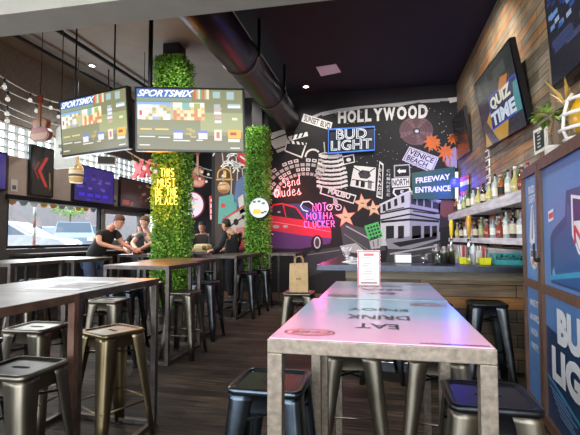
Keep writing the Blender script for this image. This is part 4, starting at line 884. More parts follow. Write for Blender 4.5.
def fade_mat(far=False):
    """colour fade of the bar tabletops: pink at one end to pale blue and back"""
    m, nt, p = nt_new('pale_blue_fade' if far else 'pink_blue_fade'); N = nt.nodes; L = nt.links
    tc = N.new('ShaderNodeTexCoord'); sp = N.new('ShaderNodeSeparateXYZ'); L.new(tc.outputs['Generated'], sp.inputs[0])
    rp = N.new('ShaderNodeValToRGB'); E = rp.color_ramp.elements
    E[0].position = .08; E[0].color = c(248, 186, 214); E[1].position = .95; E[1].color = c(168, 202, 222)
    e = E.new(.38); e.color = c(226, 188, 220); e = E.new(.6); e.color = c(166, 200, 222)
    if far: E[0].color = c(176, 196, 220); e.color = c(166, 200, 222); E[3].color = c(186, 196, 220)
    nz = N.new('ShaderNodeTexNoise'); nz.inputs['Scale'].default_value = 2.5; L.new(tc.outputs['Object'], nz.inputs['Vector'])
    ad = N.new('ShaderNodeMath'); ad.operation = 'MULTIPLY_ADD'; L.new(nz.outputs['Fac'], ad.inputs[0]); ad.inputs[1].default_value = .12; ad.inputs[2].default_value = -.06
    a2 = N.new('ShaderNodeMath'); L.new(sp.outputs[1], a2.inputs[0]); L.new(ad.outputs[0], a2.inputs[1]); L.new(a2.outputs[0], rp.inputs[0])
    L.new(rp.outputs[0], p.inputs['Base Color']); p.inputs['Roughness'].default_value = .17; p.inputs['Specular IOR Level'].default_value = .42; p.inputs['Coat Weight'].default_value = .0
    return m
M_fade = fade_mat(); M_fade2 = fade_mat(True)
def bar_table(label, x0, y0, x1, y1):
    t = thing('high_table', label, 'table', ((x0 + x1) / 2, (y0 + y1) / 2, 0), 0, 'printed high tables')
    table_frame(t, x0, y0, x1, y1, M_frame, rails_low=False)
    b = MB(); b.span((x0 + .005, y0 + .005, TH_ - .006), (x1 - .005, y1 - .005, TH_)); b.build('tabletop', M_fade if y0 < 2 else M_fade2, t, True)
    b = MB(); DK = c(52, 44, 58); z = TH_ + .0008; cx = (x0 + x1) / 2 + .0; yc = (y0 + y1) / 2
    L = lambda s, xa, xb, ya, yb, col=DK, k=0, bold=.02: b.text(s, (xb, yb, z + k * .0004), (xa, yb, z + k * .0004), (xb, ya, z + k * .0004), col, 0, bold)
    for s, hw, y in (('EAT', .072, .20), ('DRINK', .118, .37), ('ENJOY', .122, .56)): L(s, cx - hw, cx + hw, y0 + y, y0 + y + .085); b.build('word_print', mat('ink', None, .3, noise=.02), t, True); b = MB()
    def oval(ox_, oy_, rot):
        u = Vector((math.cos(rot), math.sin(rot), 0)); v = Vector((-u.y, u.x, 0)); RC = c(150, 70, 60)
        P = lambda a, r1, r2, k: Vector((ox_, oy_, z + k * .0004)) + u * math.cos(a) * r1 + v * math.sin(a) * r2
        n = 32
        for k in range(n):
            a, e = 2 * PI * k / n, 2 * PI * (k + 1) / n; b.face([P(a, .082, .05, 1), P(e, .082, .05, 1), P(e, .076, .044, 1), P(a, .076, .044, 1)], RC)
        rr = random.Random(3)
        for k in range(11): x = -.055 + k * .011; h = .012 + .018 * rr.random(); o = Vector((ox_, oy_, z + .0008)); b.face([o + u * x - v * h * .6, o + u * (x + .008) - v * h * .5, o + u * (x + .011) + v * h, o + u * (x + .003) + v * h], [c(206, 120, 70), c(190, 90, 60), c(222, 150, 96)][k % 3])
        for k in range(9): a = PI + .5 + k * .24; b.face([P(a, .068, .038, 2), P(a + .14, .068, .038, 2), P(a + .14, .058, .03, 2), P(a, .058, .03, 2)], RC)
    oval(x0 + .112, y0 + .10, 0); b.build('logo_print', MATS['ink'], t, True); b = MB(); oval(x1 - .10, y1 - .12, PI); b.build('logo_print', MATS['ink'], t, True); b = MB()
    for k in range(26): x = x1 - .20 + k * .0072; b.face([(x, y0 + .018, z), (x + .005, y0 + .018, z), (x + .005, y0 + .027 + .003 * (k % 3), z), (x, y0 + .027 + .003 * (k % 2), z)], DK)
    b.build('edge_print', MATS['ink'], t, True)['kind'] = 'stuff'
    return t
bar_table('pink and blue printed high table with rusty steel frame, closest one', -.338, 1.285, .306, 2.175)
bar_table('pink and blue printed high table carrying the upright menu stand', -.312, 2.195, .31, 3.06)
M_top = mat('worn_steel_top', c(128, 118, 106), .38, .45, noise=.3, scale=7, bump=.03)
M_top2 = mat('dark_steel_top', c(96, 88, 84), .33, .55, noise=.3, scale=7, bump=.03)
def steel_table(label, x0, y0, x1, y1, top=None, group='plain steel high tables', fr=None, w=.04):
    t = thing('high_table', label, 'table', ((x0 + x1) / 2, (y0 + y1) / 2, 0), 0, group)
    table_frame(t, x0, y0, x1, y1, fr or M_dframe, w)
    b = MB(); b.span((x0 + .001, y0 + .001, TH_ - .006), (x1 - .001, y1 - .001, TH_)); b.build('tabletop', top or M_top, t, True); return t
M_brownfr = mat('brown_steel_frame', c(112, 84, 70), .45, .6, noise=.35, scale=12, bump=.06)
steel_table('worn steel high table partly out of frame with a printed card on it', -2.40, 1.2, -1.607, 2.105, fr=M_brownfr)
steel_table('worn steel high table with bronzed stool tucked at its corner', -2.42, 2.115, -1.62, 2.995)
steel_table('brown topped high table in front of the taller hedge post', -3.02, 4.335, -2.23, 5.205, mat('copper_steel_top', c(136, 108, 88), .33, .55, noise=.3, scale=7))
steel_table('brown topped high table just before the tall hedge post base', -3.14, 5.215, -2.38, 6.12, MATS['copper_steel_top'])
steel_table('pale topped high table by the window, nearer of the window pair', -5.05, 4.4, -4.30, 5.28)
steel_table('pale topped high table by the window, ending at the man in shorts', -4.95, 5.30, -4.15, 6.2)
steel_table('small high table with food between the men', -4.70, 7.15, -4.0, 7.85, M_top2)
steel_table('dark high table before the slim hedge post, its nearer half', -2.98, 6.95, -2.36, 7.75, M_top2)
steel_table('dark high table before the slim hedge post, its farther half', -2.94, 7.765, -2.34, 8.58, M_top2)
steel_table('dark high table between slim hedge post and painted car', -2.16, 8.3, -1.62, 9.1, M_top2)
steel_table('dark high table holding the cream takeaway box', -4.2, 8.8, -3.55, 9.3, M_top2)
# drink ledge below the window
t = thing('drink_ledge', 'dark steel drink ledge running under the street window', 'ledge', (-5.75, 7.6, 0))
b = MB(); b.span((-5.98, 6.1, 1.06), (-5.55, 9.4, 1.10)); b.build('shelf_board', M_dframe, t, True)
for y in (6.3, 7.1, 7.9, 8.7, 9.3): b = MB(); b.span((-5.62, y - .02, 0), (-5.58, y + .02, 1.06)); b.build('leg', M_dframe, t, True)
b = MB(); b.span((-5.615, 6.1, .98), (-5.585, 9.4, 1.02)); b.build('rail', M_dframe, t, True)

# ================================================================== stools
def rsq(h, r, z, n=5):
    out = []
    for cx, cy, a0 in ((1, 1, 0), (-1, 1, 90), (-1, -1, 180), (1, -1, 270)):
        for k in range(n + 1):
            a = math.radians(a0 + 90 * k / n); out.append(Vector((cx * (h - r) + r * math.cos(a), cy * (h - r) + r * math.sin(a), z)))
    return out
def make_stool(metal, top=None, H=.74):
    t = thing('bar_stool', '', 'stool')
    b = MB(); h = .155
    b.loft([rsq(h - .010, .03, H - .095), rsq(h - .006, .034, H - .03), rsq(h + .004, .04, H - .024), rsq(h + .006, .042, H - .010), rsq(h + .002, .04, H - .002), rsq(h - .008, .036, H), rsq(h - .02, .03, H - .002), rsq(h - .026, .028, H - .009)], smooth=True, cap=False)
    L = rsq(h - .026, .028, H - .009); b.face(L); b.build('seat', [top or metal], t)
    b = MB(); z = H - .0085; b.loft([[Vector((x * .04 + dx * .012, y * .012, zz)) for x, y, dx in ((-1, -1, 0), (1, -1, 0), (1, 0, 1), (1, 1, 0), (-1, 1, 0), (-1, 0, -1))] for zz in (z, z + .0008)]); b.build('handle_slot', M_rubber, t)
    if top is not None: pass
    for sx, sy in ((1, 1), (-1, 1), (-1, -1), (1, -1)):
        def section(half, w, r, z, th):
            o = []; n = 5
            path = [Vector((-w, 0, 0))] + [Vector((-r + r * math.sin(k * PI / 2 / n), -r + r * math.cos(k * PI / 2 / n), 0)) for k in range(n + 1)] + [Vector((0, -w, 0))]
            r2 = max(r - th, .002)
            inn = [Vector((-w, -th, 0))] + [Vector((-th - r2 + r2 * math.sin(k * PI / 2 / n), -th - r2 + r2 * math.cos(k * PI / 2 / n), 0)) for k in range(n + 1)] + [Vector((-th, -w, 0))]
            return [Vector((sx * (half + p.x), sy * (half + p.y), z)) for p in path + inn[::-1]]
        b = MB(); b.loft([section(.212, .045, .02, 0.006, .004), section(.1955, .062, .03, .2, .004), section(.1745, .083, .036, .46, .004), section(.1545, .102, .036, H - .05, .004), section(.1515, .106, .036, H - .028, .004)], smooth=False)
        lg = b.build('leg', metal, t)
        for p in lg.data.polygons: p.use_smooth = len(p.vertices) == 4 and p.area < .02
        b = MB(); b.span((sx * .19 - .02, sy * .19 - .02, 0), (sx * .19 + .02, sy * .19 + .02, .012), bevel=.003); b.build('foot_cap', M_rubber, lg)
    b = MB(); q = .181; zz = .26
    for (xa, ya), (xb, yb) in (((-q, -q), (q, -q)), ((q, -q), (q, q)), ((q, q), (-q, q)), ((-q, q), (-q, -q))): b.tube([(xa, ya, zz), (xb, yb, zz)], .007, 7)
    b.build('foot_rest', metal, t)
    b = MB(); b.tube([(-.14, -.14, H - .15), (.14, .14, H - .15)], .006, 6); b.tube([(-.14, .14, H - .16), (.14, -.14, H - .16)], .006, 6); b.build('cross_brace', M_black, t)
    return t
M_blue = mat('blued_gunmetal', c(74, 84, 94), .26, 1, noise=.4, scale=9, bump=.05)
M_seatd = mat('dark_seat_pan', c(52, 54, 58), .34, .9, noise=.3, scale=14, bump=.04)
P_ = {'blue': make_stool(M_blue, None), 'steel': make_stool(M_steel, None), 'bronze': make_stool(M_brass, None), 'dark': make_stool(M_gun, M_seatd), 'pan': make_stool(M_steel, M_seatd)}
first = set()
def stool(kind, x, y, label, rz=0., sc=None):
    p = P_[kind]; g = 'metal bar stools'
    if kind in first: return dup(p, (x, y, 0), rz, label, g, sc)
    first.add(kind); p.location = (x, y, 0); p.rotation_euler = (0, 0, rz); tag(p, label, 'stool', g)
    if sc: p.scale = sc
    return p
stool('blue', -.478, 1.90, 'dark blued metal stool under the near corner of the printed table')
stool('pan', .412, 1.90, 'black topped wide stool under the printed table beside the poster cabinet', 0, (1.04, 1.04, 1))
stool('steel', -.17, 2.56, 'steel stool pushed under the middle of the printed tables, mural side', .1, (1, 1, 1.0))
stool('steel', .30, 2.56, 'steel stool pushed under the printed tables opposite, bar cabinet side', -.1)
stool('steel', -1.725, 1.845, 'grey steel stool at the card table, cut by the frame edge', 0)
stool('bronze', -1.80, 2.70, 'tall bronzed stool at the open corner of the worn steel table', -.42)
stool('steel', -2.40, 2.70, 'grey stool beyond the brown table leg on the window side', .05)
stool('blue', -2.46, 2.18, 'bluish stool hidden low behind the card table', 0)
stool('dark', .95, 4.36, 'black stool standing alone at the plank bar beside the cabinet', .0, (1, 1, 1.04))
stool('dark', .47, 4.36, 'black stool at the bar mostly hidden by the printed table edge', .1, (1, 1, 1.02))
stool('dark', -.02, 4.38, 'black stool at the middle of the bar, only feet showing', .1); 
stool('steel', -.93, 5.0, 'pale steel stool carrying the brown paper bag', .05, (1.08, 1.08, 1))
stool('steel', -2.26, 4.78, 'steel stool at the near brown table facing the aisle', 0); stool('dark', -2.36, 5.66, 'dark stool at the far brown table facing the aisle', 0)
stool('blue', -3.06, 4.85, 'bluish stool on the window side of the near brown table', 0); stool('steel', -3.18, 5.6, 'grey stool on the window side of the far brown table', 0)
stool('steel', -2.72, 4.02, 'steel stool at the head of the near brown table', .1)
stool('dark', -2.3, 7.3, 'dark stool on the aisle side of the nearer dark table', 0); stool('dark', -2.27, 8.12, 'dark stool on the aisle side of the farther dark table', .05)
stool('dark', -3.05, 7.36, 'dark stool on the hedge side of the nearer dark table', 0); stool('blue', -1.66, 8.72, 'dark stool at the table before the painted car', 0)
stool('steel', -4.42, 4.78, 'grey stool on the aisle side of the nearer window table', 0); stool('steel', -4.95, 4.12, 'grey stool at the head of the nearer window table', .05)
stool('steel', -4.25, 5.75, 'grey stool on the aisle side of the farther window table', 0); stool('blue', -5.1, 5.6, 'bluish stool on the window side of the farther window table', 0)

# ================================================================== small things on tables and stools
t = thing('paper_bag', 'brown kraft paper carrier bag standing on a steel stool', 'bag', (-.93, 4.98, .742), .1)
b = MB(); w, d, h = .105, .07, .33
b.loft([[Vector((-w, -d, 0)), Vector((w, -d, 0)), Vector((w, d, 0)), Vector((-w, d, 0))], [Vector((-w * 1.02, -d, h * .5)), Vector((w * 1.02, -d, h * .5)), Vector((w * .98, d, h * .5)), Vector((-w, d, h * .5))], [Vector((-w, -d * .75, h * .98)), Vector((w * .98, -d * .8, h)), Vector((w * .96, d * .8, h)), Vector((-w, d * .75, h * .98))]], c(198, 166, 120))
b.build('bag_body', mat('kraft_paper', None, .8, noise=.12, scale=14, bump=.2), t)
b = MB()
for y in (-.055, .055): b = MB(); b.tube([(-.05, y, h - .03), (-.045, y, h + .05), (-.02, y * .9, h + .075), (.02, y * .9, h + .075), (.045, y, h + .05), (.05, y, h - .03)], .005, 6, c(184, 150, 106)); b.build('handle', M_paint, t)
b = MB(); b.face([(-.03, -d - .002, .14), (.03, -d - .002, .14), (.03, -d - .002, .165), (-.03, -d - .002, .165)], c(168, 122, 84)); b.build('printed_mark', M_paint, t)
t = thing('menu_stand', 'clear upright acrylic menu stand with red bordered menu on the table', 'menu stand', (-.075, 2.74, TH_), .12)
b = MB(); b.span((-.07, -.003, .004), (.07, .003, .225)); b.span((-.07, -.04, 0), (.07, .04, .004)); b.build('acrylic_holder', M_acrylic, t)
b = MB(); Y0 = -.0045
def R_(x0, z0, x1, z1, col, k=0): b.face([(x0, Y0 - k * .0004, z0), (x1, Y0 - k * .0004, z0), (x1, Y0 - k * .0004, z1), (x0, Y0 - k * .0004, z1)], col)
R_(-.068, .006, .068, .222, c(232, 120, 130)); R_(-.06, .014, .06, .214, c(226, 224, 214), 1); rr = random.Random(4)
for k in range(14):
    z = .2 - k * .012; x0 = -.05 + rr.random() * .03; R_(x0, z, x0 + rr.uniform(.04, .075), z + .005, [c(170, 190, 190), c(206, 150, 140), c(150, 170, 170), c(214, 190, 170)][k % 4], 2)
R_(-.03, .19, .03, .205, c(216, 110, 110), 3); R_(-.05, .02, .05, .03, c(150, 120, 120), 3)
b.build('menu_card', M_paint, t)
t = thing('printed_card', 'white printed card with dark photo lying on the worn steel table', 'card', (-1.98, 2.36, TH_ + .001))
b = MB(); A = [oz(44, 291, TH_ + .001), oz(78, 290, TH_ + .001), oz(80, 280.5, TH_ + .001), oz(53, 280.5, TH_ + .001)]; A = [Vector((-2.05, 2.2, TH_ + .001)), Vector((-1.70, 2.22, TH_ + .001)), Vector((-1.72, 2.72, TH_ + .001)), Vector((-2.07, 2.7, TH_ + .001))]
b.prism(A, (0, 0, .002), c(226, 226, 226)); cc = sum(A, Vector()) / 4; b.face([cc + (p - cc) * .62 + Vector((.03, -.03, .003)) for p in A], c(120, 104, 96))
for k in range(4): b.face([cc + (p - cc) * .12 + Vector((-.1 + .07 * k, -.06 + .05 * (k % 2), .004)) for p in A], [c(60, 54, 52), c(160, 140, 120), c(90, 80, 76), c(190, 170, 150)][k])
b.build('sheet', M_satin, t, True)
t = thing('takeaway_box', 'cream takeaway box with round window on the dark table', 'box', (-3.85, 9.05, TH_)); b = MB(); b.loft([rsq(.13, .04, .0), rsq(.16, .05, .07), rsq(.16, .05, .13), rsq(.12, .05, .17)], c(214, 196, 150), smooth=False); b.build('carton', M_paint, t)
b = MB(); b.lathe([(.05, 0), (.05, .008), (.001, .008)], (.09, -.158, .09), 16, c(130, 84, 44), mx=Matrix.Rotation(PI / 2, 3, 'X')); b.build('window_spot', M_paint, t)
t = thing('food_basket', 'small basket of orange food on the table between the men', 'food', (-4.42, 7.35, TH_)); b = MB(); b.lathe([(.07, 0), (.11, .05), (.105, .05), (.066, .006), (.001, .006)], (0, 0, 0), 16, c(150, 60, 46)); b.build('basket', M_satin, t); b = MB(); rr = random.Random(4)
for k in range(16): a = rr.random() * 6.3; q = rr.random() * .07; b.ball((q * math.cos(a), q * math.sin(a), .04 + rr.random() * .03), .026, [c(206, 140, 76), c(190, 116, 60), c(222, 170, 110)][k % 3], 0, 8)
b.build('fried_food', M_paint, t)
# ================================================================== posts wrapped in artificial hedge
def hedge_post(label, x0, y0, x1, y1, z0, z1, seed, n):
    t = thing('hedge_post', label, 'post', ((x0 + x1) / 2, (y0 + y1) / 2, 0), 0, 'posts wrapped in artificial hedge')
    cx, cy = (x0 + x1) / 2, (y0 + y1) / 2; i = .10
    b = MB(); b.span((x0 + i, y0 + i, 0), (x1 - i, y1 - i, CEIL - .002)); b.build('post', mat('dark_post', c(38, 36, 36), .7), t, True)
    b = MB(); b.span((x0 + .05, y0 + .05, z0), (x1 - .05, y1 - .05, z1 - .04)); b.build('mat_backing', mat('hedge_backing', c(52, 92, 30), .9), t, True)
    r = random.Random(seed); b = MB(); hx, hy = (x1 - x0) / 2, (y1 - y0) / 2
    for k in range(n):
        s = r.random(); z = r.uniform(z0, z1); top = r.random() < .05
        if s < .4: p = Vector((cx + r.uniform(-hx, hx), y0, z)); nn = Vector((0, -1, 0))
        elif s < .62: p = Vector((x1, cy + r.uniform(-hy, hy), z)); nn = Vector((1, 0, 0))
        elif s < .84: p = Vector((x0, cy + r.uniform(-hy, hy), z)); nn = Vector((-1, 0, 0))
        else: p = Vector((cx + r.uniform(-hx, hx), y1, z)); nn = Vector((0, 1, 0))
        if top: p = Vector((cx + r.uniform(-hx, hx), cy + r.uniform(-hy, hy), z1)); nn = Vector((0, 0, 1))
        bump_ = .03 * math.sin(p.x * 31 + p.z * 17) * math.sin(p.z * 23 + p.y * 29)
        p = p + nn * (r.uniform(-.06, .025) + bump_)
        d = (nn * r.uniform(.3, 1.) + Vector((r.uniform(-1, 1), r.uniform(-1, 1), r.uniform(-.6, 1.1)))).normalized(); L = r.uniform(.028, .055)
        sd = d.cross(Vector((r.uniform(-1, 1), r.uniform(-1, 1), r.uniform(-1, 1)))).normalized() * L * .36
        col = [c(122, 176, 56), c(100, 158, 48), c(140, 190, 72), c(88, 140, 44), c(156, 200, 90), c(112, 168, 58)][r.randrange(6)]
        b.face([p, p + d * L * .5 + sd, p + d * L, p + d * L * .5 - sd], col)
    b.build('foliage', M_leaf, t, True)
    return t
hedge_post('tall square post wrapped in bright green artificial hedge with yellow neon', -3.57, 6.34, -3.10, 6.82, .28, 4.28, 1, 22000)
hedge_post('slim square post wrapped in green artificial hedge near the mural', -2.75, 8.66, -2.33, 9.08, .5, 3.66, 2, 12000)
# yellow neon words on the tall post
Yn = 6.20
t = thing('word_neon_sign', 'yellow four line neon words on the tall green hedge post', 'neon sign', oy(167, 205, Yn))
b = MB(); YC = (1., .52, .07, 1)
for s, ll, lr, ul in (('THIS', (160.6, 176.4), (173.6, 176.4), (160.6, 168.6)), ('MUST', (157.6, 186.4), (175, 186.4), (157.6, 178.8)), ('BE THE', (155.6, 195.6), (177.4, 195.6), (155.6, 188)), ('PLACE', (155.8, 204.4), (177.2, 204.4), (155.8, 197))):
    neon_word(b, s, oy(*ll, Yn), oy(*lr, Yn), oy(*ul, Yn), .0055, YC, .6)
b.build('glass_tube', mat('yellow_neon', None, .3, emit=4.0), t, True)
b = MB()
for px, py in ((158, 182), (175, 182), (158, 200), (175, 200)): p = oy(px, py, Yn); b.tube([p, p + Vector((0, .16, 0))], .006, 6)
b.build('standoff', M_black, t, True)
for z in (1.95, 2.25): point('neon_glow', (-3.34, 6.02, z), 11, (1, .32, .01), .2)
# round lit beer sign on the slim post
p = oy(259.5, 208, 8.5); t = thing('round_beer_sign', 'round white lit sign with yellow band on the slim hedge post', 'sign', p)
RX = Matrix.Rotation(PI / 2, 3, 'X')
b = MB(); b.lathe([(.22, -.03), (.23, 0), (.22, .03), (.001, .03)], p, 28, c(60, 66, 72), mx=RX); b.build('housing', M_satin, t, True)
b = MB(); f = lambda x, z, k=0: p + Vector((x, -.034 - k * .001, z))
b.face([f(.2 * math.cos(a * PI / 16), .2 * math.sin(a * PI / 16)) for a in range(32)], c(206, 214, 206)); b.face([f(-.2, -.03, 1), f(.2, -.05, 1), f(.2, .02, 1), f(-.2, .06, 1)], c(246, 246, 240)); b.face([f(-.12, -.12, 2), f(.02, -.12, 2), (f(.05, -.03, 2)), f(-.12, -.02, 2)], c(220, 190, 50))
for x, z in ((-.1, .12), (0, .13), (.09, .09), (.07, -.1), (.13, -.08)): b.face([f(x - .03, z - .015, 3), f(x + .03, z - .015, 3), f(x + .03, z + .02, 3), f(x - .03, z + .02, 3)], c(70, 90, 96))
b.build('lit_face', mat('lit_face', None, .3, emit=.9), t, True)

# ================================================================== things on and before the window wall
def wall_tv_left(label, Y0, Y1, z0, z1, content, emit):
    X = XL + .06
    t = thing('wall_tv', label, 'television', (X, (Y0 + Y1) / 2, z0), 0, 'televisions on the window wall')
    b = MB(); b.span((XL + .002, Y0, z0), (X, Y1, z1), bevel=.004); b.build('casing', M_bezel, t, True)
    b = MB(); o = Vector((X + .003, Y0 + .03, z0 + .03)); U = Vector((0, Y1 - Y0 - .06, 0)); V = Vector((0, 0, z1 - z0 - .06)); content(b, o, U, V, Vector((1, 0, 0))); b.build('screen', emit, t, True)
def blue_board(seed):
    def f(s, o, U, V, N):
        r = random.Random(seed); rect(s, o, U, V, N, 0, 0, 1, 1, c(64, 50, 140), 0)
        for k in range(26): x = r.random() * .86; y = r.random() * .9; rect(s, o, U, V, N, x, y, x + .08 + r.random() * .06, y + .07, [c(90, 76, 200), c(70, 60, 190), c(60, 56, 110), c(110, 100, 190), c(50, 44, 90)][r.randrange(5)], 2)
        for k in range(4): rect(s, o, U, V, N, .1 + k * .2, .14, .24 + k * .2, .24, c(84, 60, 240), 3)
    return f
def red_mark(s, o, U, V, N):
    rect(s, o, U, V, N, 0, 0, 1, 1, c(30, 26, 26), 0); e = N * .003
    P = lambda q, col: s.face([o + U * x + V * y + e for x, y in q], col)
    P([(.62, .82), (.76, .82), (.42, .5), (.76, .18), (.62, .18), (.26, .5)], c(206, 60, 52)); P([(.16, .5), (.34, .66), (.28, .72), (.06, .52), (.28, .3), (.34, .36)], c(140, 40, 40)); P([(.8, .5), (.86, .5), (.9, .2), (.84, .1)], c(150, 120, 60))
def dim_brown(s, o, U, V, N):
    rect(s, o, U, V, N, 0, 0, 1, 1, c(64, 44, 40), 0); r = random.Random(2)
    for k in range(14): x = .2 + r.random() * .6; y = r.random() * .85; rect(s, o, U, V, N, x, y, x + .07, y + .1, [c(110, 70, 64), c(140, 96, 90), c(80, 56, 50)][k % 3], 2)
    rect(s, o, U, V, N, .04, .05, .2, .22, c(170, 70, 60), 2)
wall_tv_left('wall television with purple picture next to the dark window pier', 5.2, 5.96, 2.12, 2.74, blue_board(3), M_screen_dim)
wall_tv_left('tall black wall television showing a red arrow emblem', 6.44, 6.99, 2.1, 3.0, red_mark, M_screen_dim)
wall_tv_left('wall television with blue violet scoreboard picture above the street window', 7.52, 8.86, 2.09, 2.86, blue_board(6), M_screen_dim)
wall_tv_left('dim reddish brown wall television beside the tall hedge post', 9.1, 10.9, 2.09, 2.80, dim_brown, M_screen_dim)
for Y, lab in ((6.15, 'small pale notice on the wall band beside the purple screen'), (8.98, 'small pale notice on the wall band between scoreboard and brown screens')):
    b = MB(); b.span((XL + .001, Y - .06, 2.14), (XL + .008, Y + .08, 2.34), c(170, 168, 166)); b.face([(XL + .009, Y - .03, 2.17), (XL + .009, Y + .05, 2.17), (XL + .009, Y + .05, 2.24), (XL + .009, Y - .03, 2.24)], c(80, 80, 84)); tag(b.build('wall_notice', M_paint), lab, 'notice', 'wall notices')
# white speaker box under the bright high window
t = thing('wall_speaker', 'boxy pale loudspeaker hanging before the bright high window', 'speaker', od(107, 168, 8.2))
p = od(107, 161, 8.2); m = Matrix.Rotation(.5, 3, 'Z')
b = MB(); b.box(p, (.32, .2, .16), c(150, 150, 140), 0, m, .012); b.build('cabinet', M_satin, t, True); b = MB(); b.box(p + m @ Vector((0, -.104, 0)), (.29, .012, .13), c(46, 46, 44), 0, m); b.build('grille', M_satin, t, True)
b = MB(); b.tube([p + Vector((0, 0, .08)), (p.x, p.y, CEIL)], .012, 6); b.build('drop_rod', M_black, t, True)
# guitar hanging from the light wires
def flat_shape(t, name, o, U, V, pts, col, m=M_satin, th=.05, off=0.):
    n = U.cross(V).normalized(); b = MB(); b.prism([o + U * x + V * y + n * off for x, y in pts], -n * th, col); return b.build(name, m, t, True)
def round_prof(spec, n=40):
    """closed outline mirrored about x = 0 from (half width, y) stations"""
    return [(w, y) for w, y in spec] + [(-w, y) for w, y in spec[::-1]]
def guitar(label, px, py, d, s, yaw, cols, grp):
    o = od(px, py, d); U = Vector((math.cos(yaw), math.sin(yaw), 0)) * s * (1.35 if 'string' in label else 1.); V = Vector((0, 0, 1)) * s
    t = thing('guitar', label, 'guitar', o, 0, grp)
    body = [(.02, 0), (.13, .01), (.19, .06), (.21, .13), (.195, .2), (.155, .255), (.14, .30), (.155, .35), (.165, .40), (.15, .45), (.10, .48), (.03, .49)]
    flat_shape(t, 'body', o, U, V, round_prof(body), cols[0], M_satin, .09 * s)
    flat_shape(t, 'top_panel', o, U, V, [(x * .86, .03 + y * .9) for x, y in round_prof(body)], cols[1], M_satin, .004, .004)
    flat_shape(t, 'waist_band', o, U, V, [(-.18, .17), (.18, .17), (.14, .29), (-.14, .29)], cols[2], M_satin, .004, .0075)
    flat_shape(t, 'sound_hole', o, U, V, [(.05 * math.cos(a * PI / 8), .33 + .05 * math.sin(a * PI / 8)) for a in range(16)], c(60, 40, 36), M_satin, .003, .0105)
    flat_shape(t, 'neck', o, U, V, [(-.028, .30), (.028, .30), (.026, .8), (-.026, .8)], cols[3], M_satin, .03, .016)
    flat_shape(t, 'headstock', o, U, V, [(-.03, .8), (.03, .8), (.055, .85), (.045, .97), (-.045, .97), (-.055, .85)], cols[0], M_satin, .03, .016)
    b = MB(); b.tube([o + V * .95, o + V * 1.12, o + V * 1.12 + Vector((.01, 0, .10)), Vector((o.x + .01, o.y, CEIL))], .006, 5); b.build('hanger_wire', M_black, t, True)
guitar('red and natural wood guitar hanging from the string lights', 39, 141, 6.4, .70, -.15, (c(112, 46, 28), c(156, 104, 62), c(128, 42, 28), c(140, 94, 60)), 'hanging guitars')
guitar('small reddish guitar hanging high beyond the tall hedge post', 197.5, 187, 11.0, 1.0, 0, (c(170, 80, 60), c(206, 140, 110), c(176, 70, 56), c(190, 150, 120)), 'hanging guitars')
# pale rounded board and bottle shaped sign
o = od(60, 168.5, 6.3); t = thing('surfboard_sign', 'pale rounded board sign hanging behind the angled television', 'sign', o); U = Vector((.97, -.25, 0)); V = Vector((0, 0, 1))
flat_shape(t, 'board', o, U, V, [(-.14, .02), (-.12, 0), (.30, 0), (.33, .03), (.33, .58), (.30, .62), (-.06, .62), (-.11, .58)], c(206, 204, 190), M_satin, .04)
for k, (x, y, w, h) in enumerate(((-.04, .30, .05, .05), (.02, .29, .05, .06), (.0, .2, .06, .05))): flat_shape(t, 'printed_mark', o, U, V, [(x, y), (x + w, y), (x + w, y + h), (x, y + h)], c(120, 116, 106), M_paint, .002, .004)
b = MB(); b.tube([o + V * .62, (o.x, o.y, CEIL)], .006, 5); b.build('hanger_wire', M_black, t, True)
o = od(76, 183, 7.6); t = thing('bottle_sign', 'yellow beer bottle shaped sign hanging in front of the scoreboard screen', 'sign', o)
b = MB(); b.lathe([(.001, 0), (.10, 0), (.115, .02), (.115, .24), (.10, .30), (.055, .36), (.045, .46), (.05, .47), (.001, .475)], o, 18, c(206, 180, 120)); b.build('bottle_body', M_gloss, t, True)
b = MB(); b.lathe([(.118, .09), (.118, .22)], o, 18, c(226, 214, 180), cap=False); b.lathe([(.12, .11), (.12, .15)], o, 18, c(90, 80, 70), cap=False); b.build('label', M_paint, t, True)
b = MB(); b.tube([o + Vector((0, 0, .47)), (o.x, o.y, CEIL)], .005, 5); b.build('hanger_wire', M_black, t, True)
# red double x sign
o = od(143, 169, 7.4); t = thing('crossed_letters_sign', 'pink red crossed letters sign hanging beside the tall hedge post', 'sign', o); U = Vector((.98, -.2, 0)); V = Vector((0, 0, 1)); RC = c(226, 110, 120)
n_ = U.cross(V)
def seg(p, q, w, off): 
    d = (Vector(q) - Vector(p)); d = Vector((d.x, d.y)).normalized() * w / 2; nx, ny = -d.y, d.x
    return [(p[0] + nx, p[1] + ny), (q[0] + nx, q[1] + ny), (q[0] - nx, q[1] - ny), (p[0] - nx, p[1] - ny)]
for k, x in enumerate((-.11, .10)):
    flat_shape(t, 'letter_x', o, U, V, [(x - .15, .15), (x - .06, .15), (x, .055), (x + .06, .15), (x + .15, .15), (x + .055, 0), (x + .15, -.15), (x + .06, -.15), (x, -.055), (x - .06, -.15), (x - .15, -.15), (x - .055, 0)], [c(236, 130, 140), c(206, 70, 84)][k], M_satin, .04, k * .045)
b = MB(); b.tube([o + V * .1, (o.x, o.y, CEIL)], .006, 5); b.build('hanger_wire', M_black, t, True)
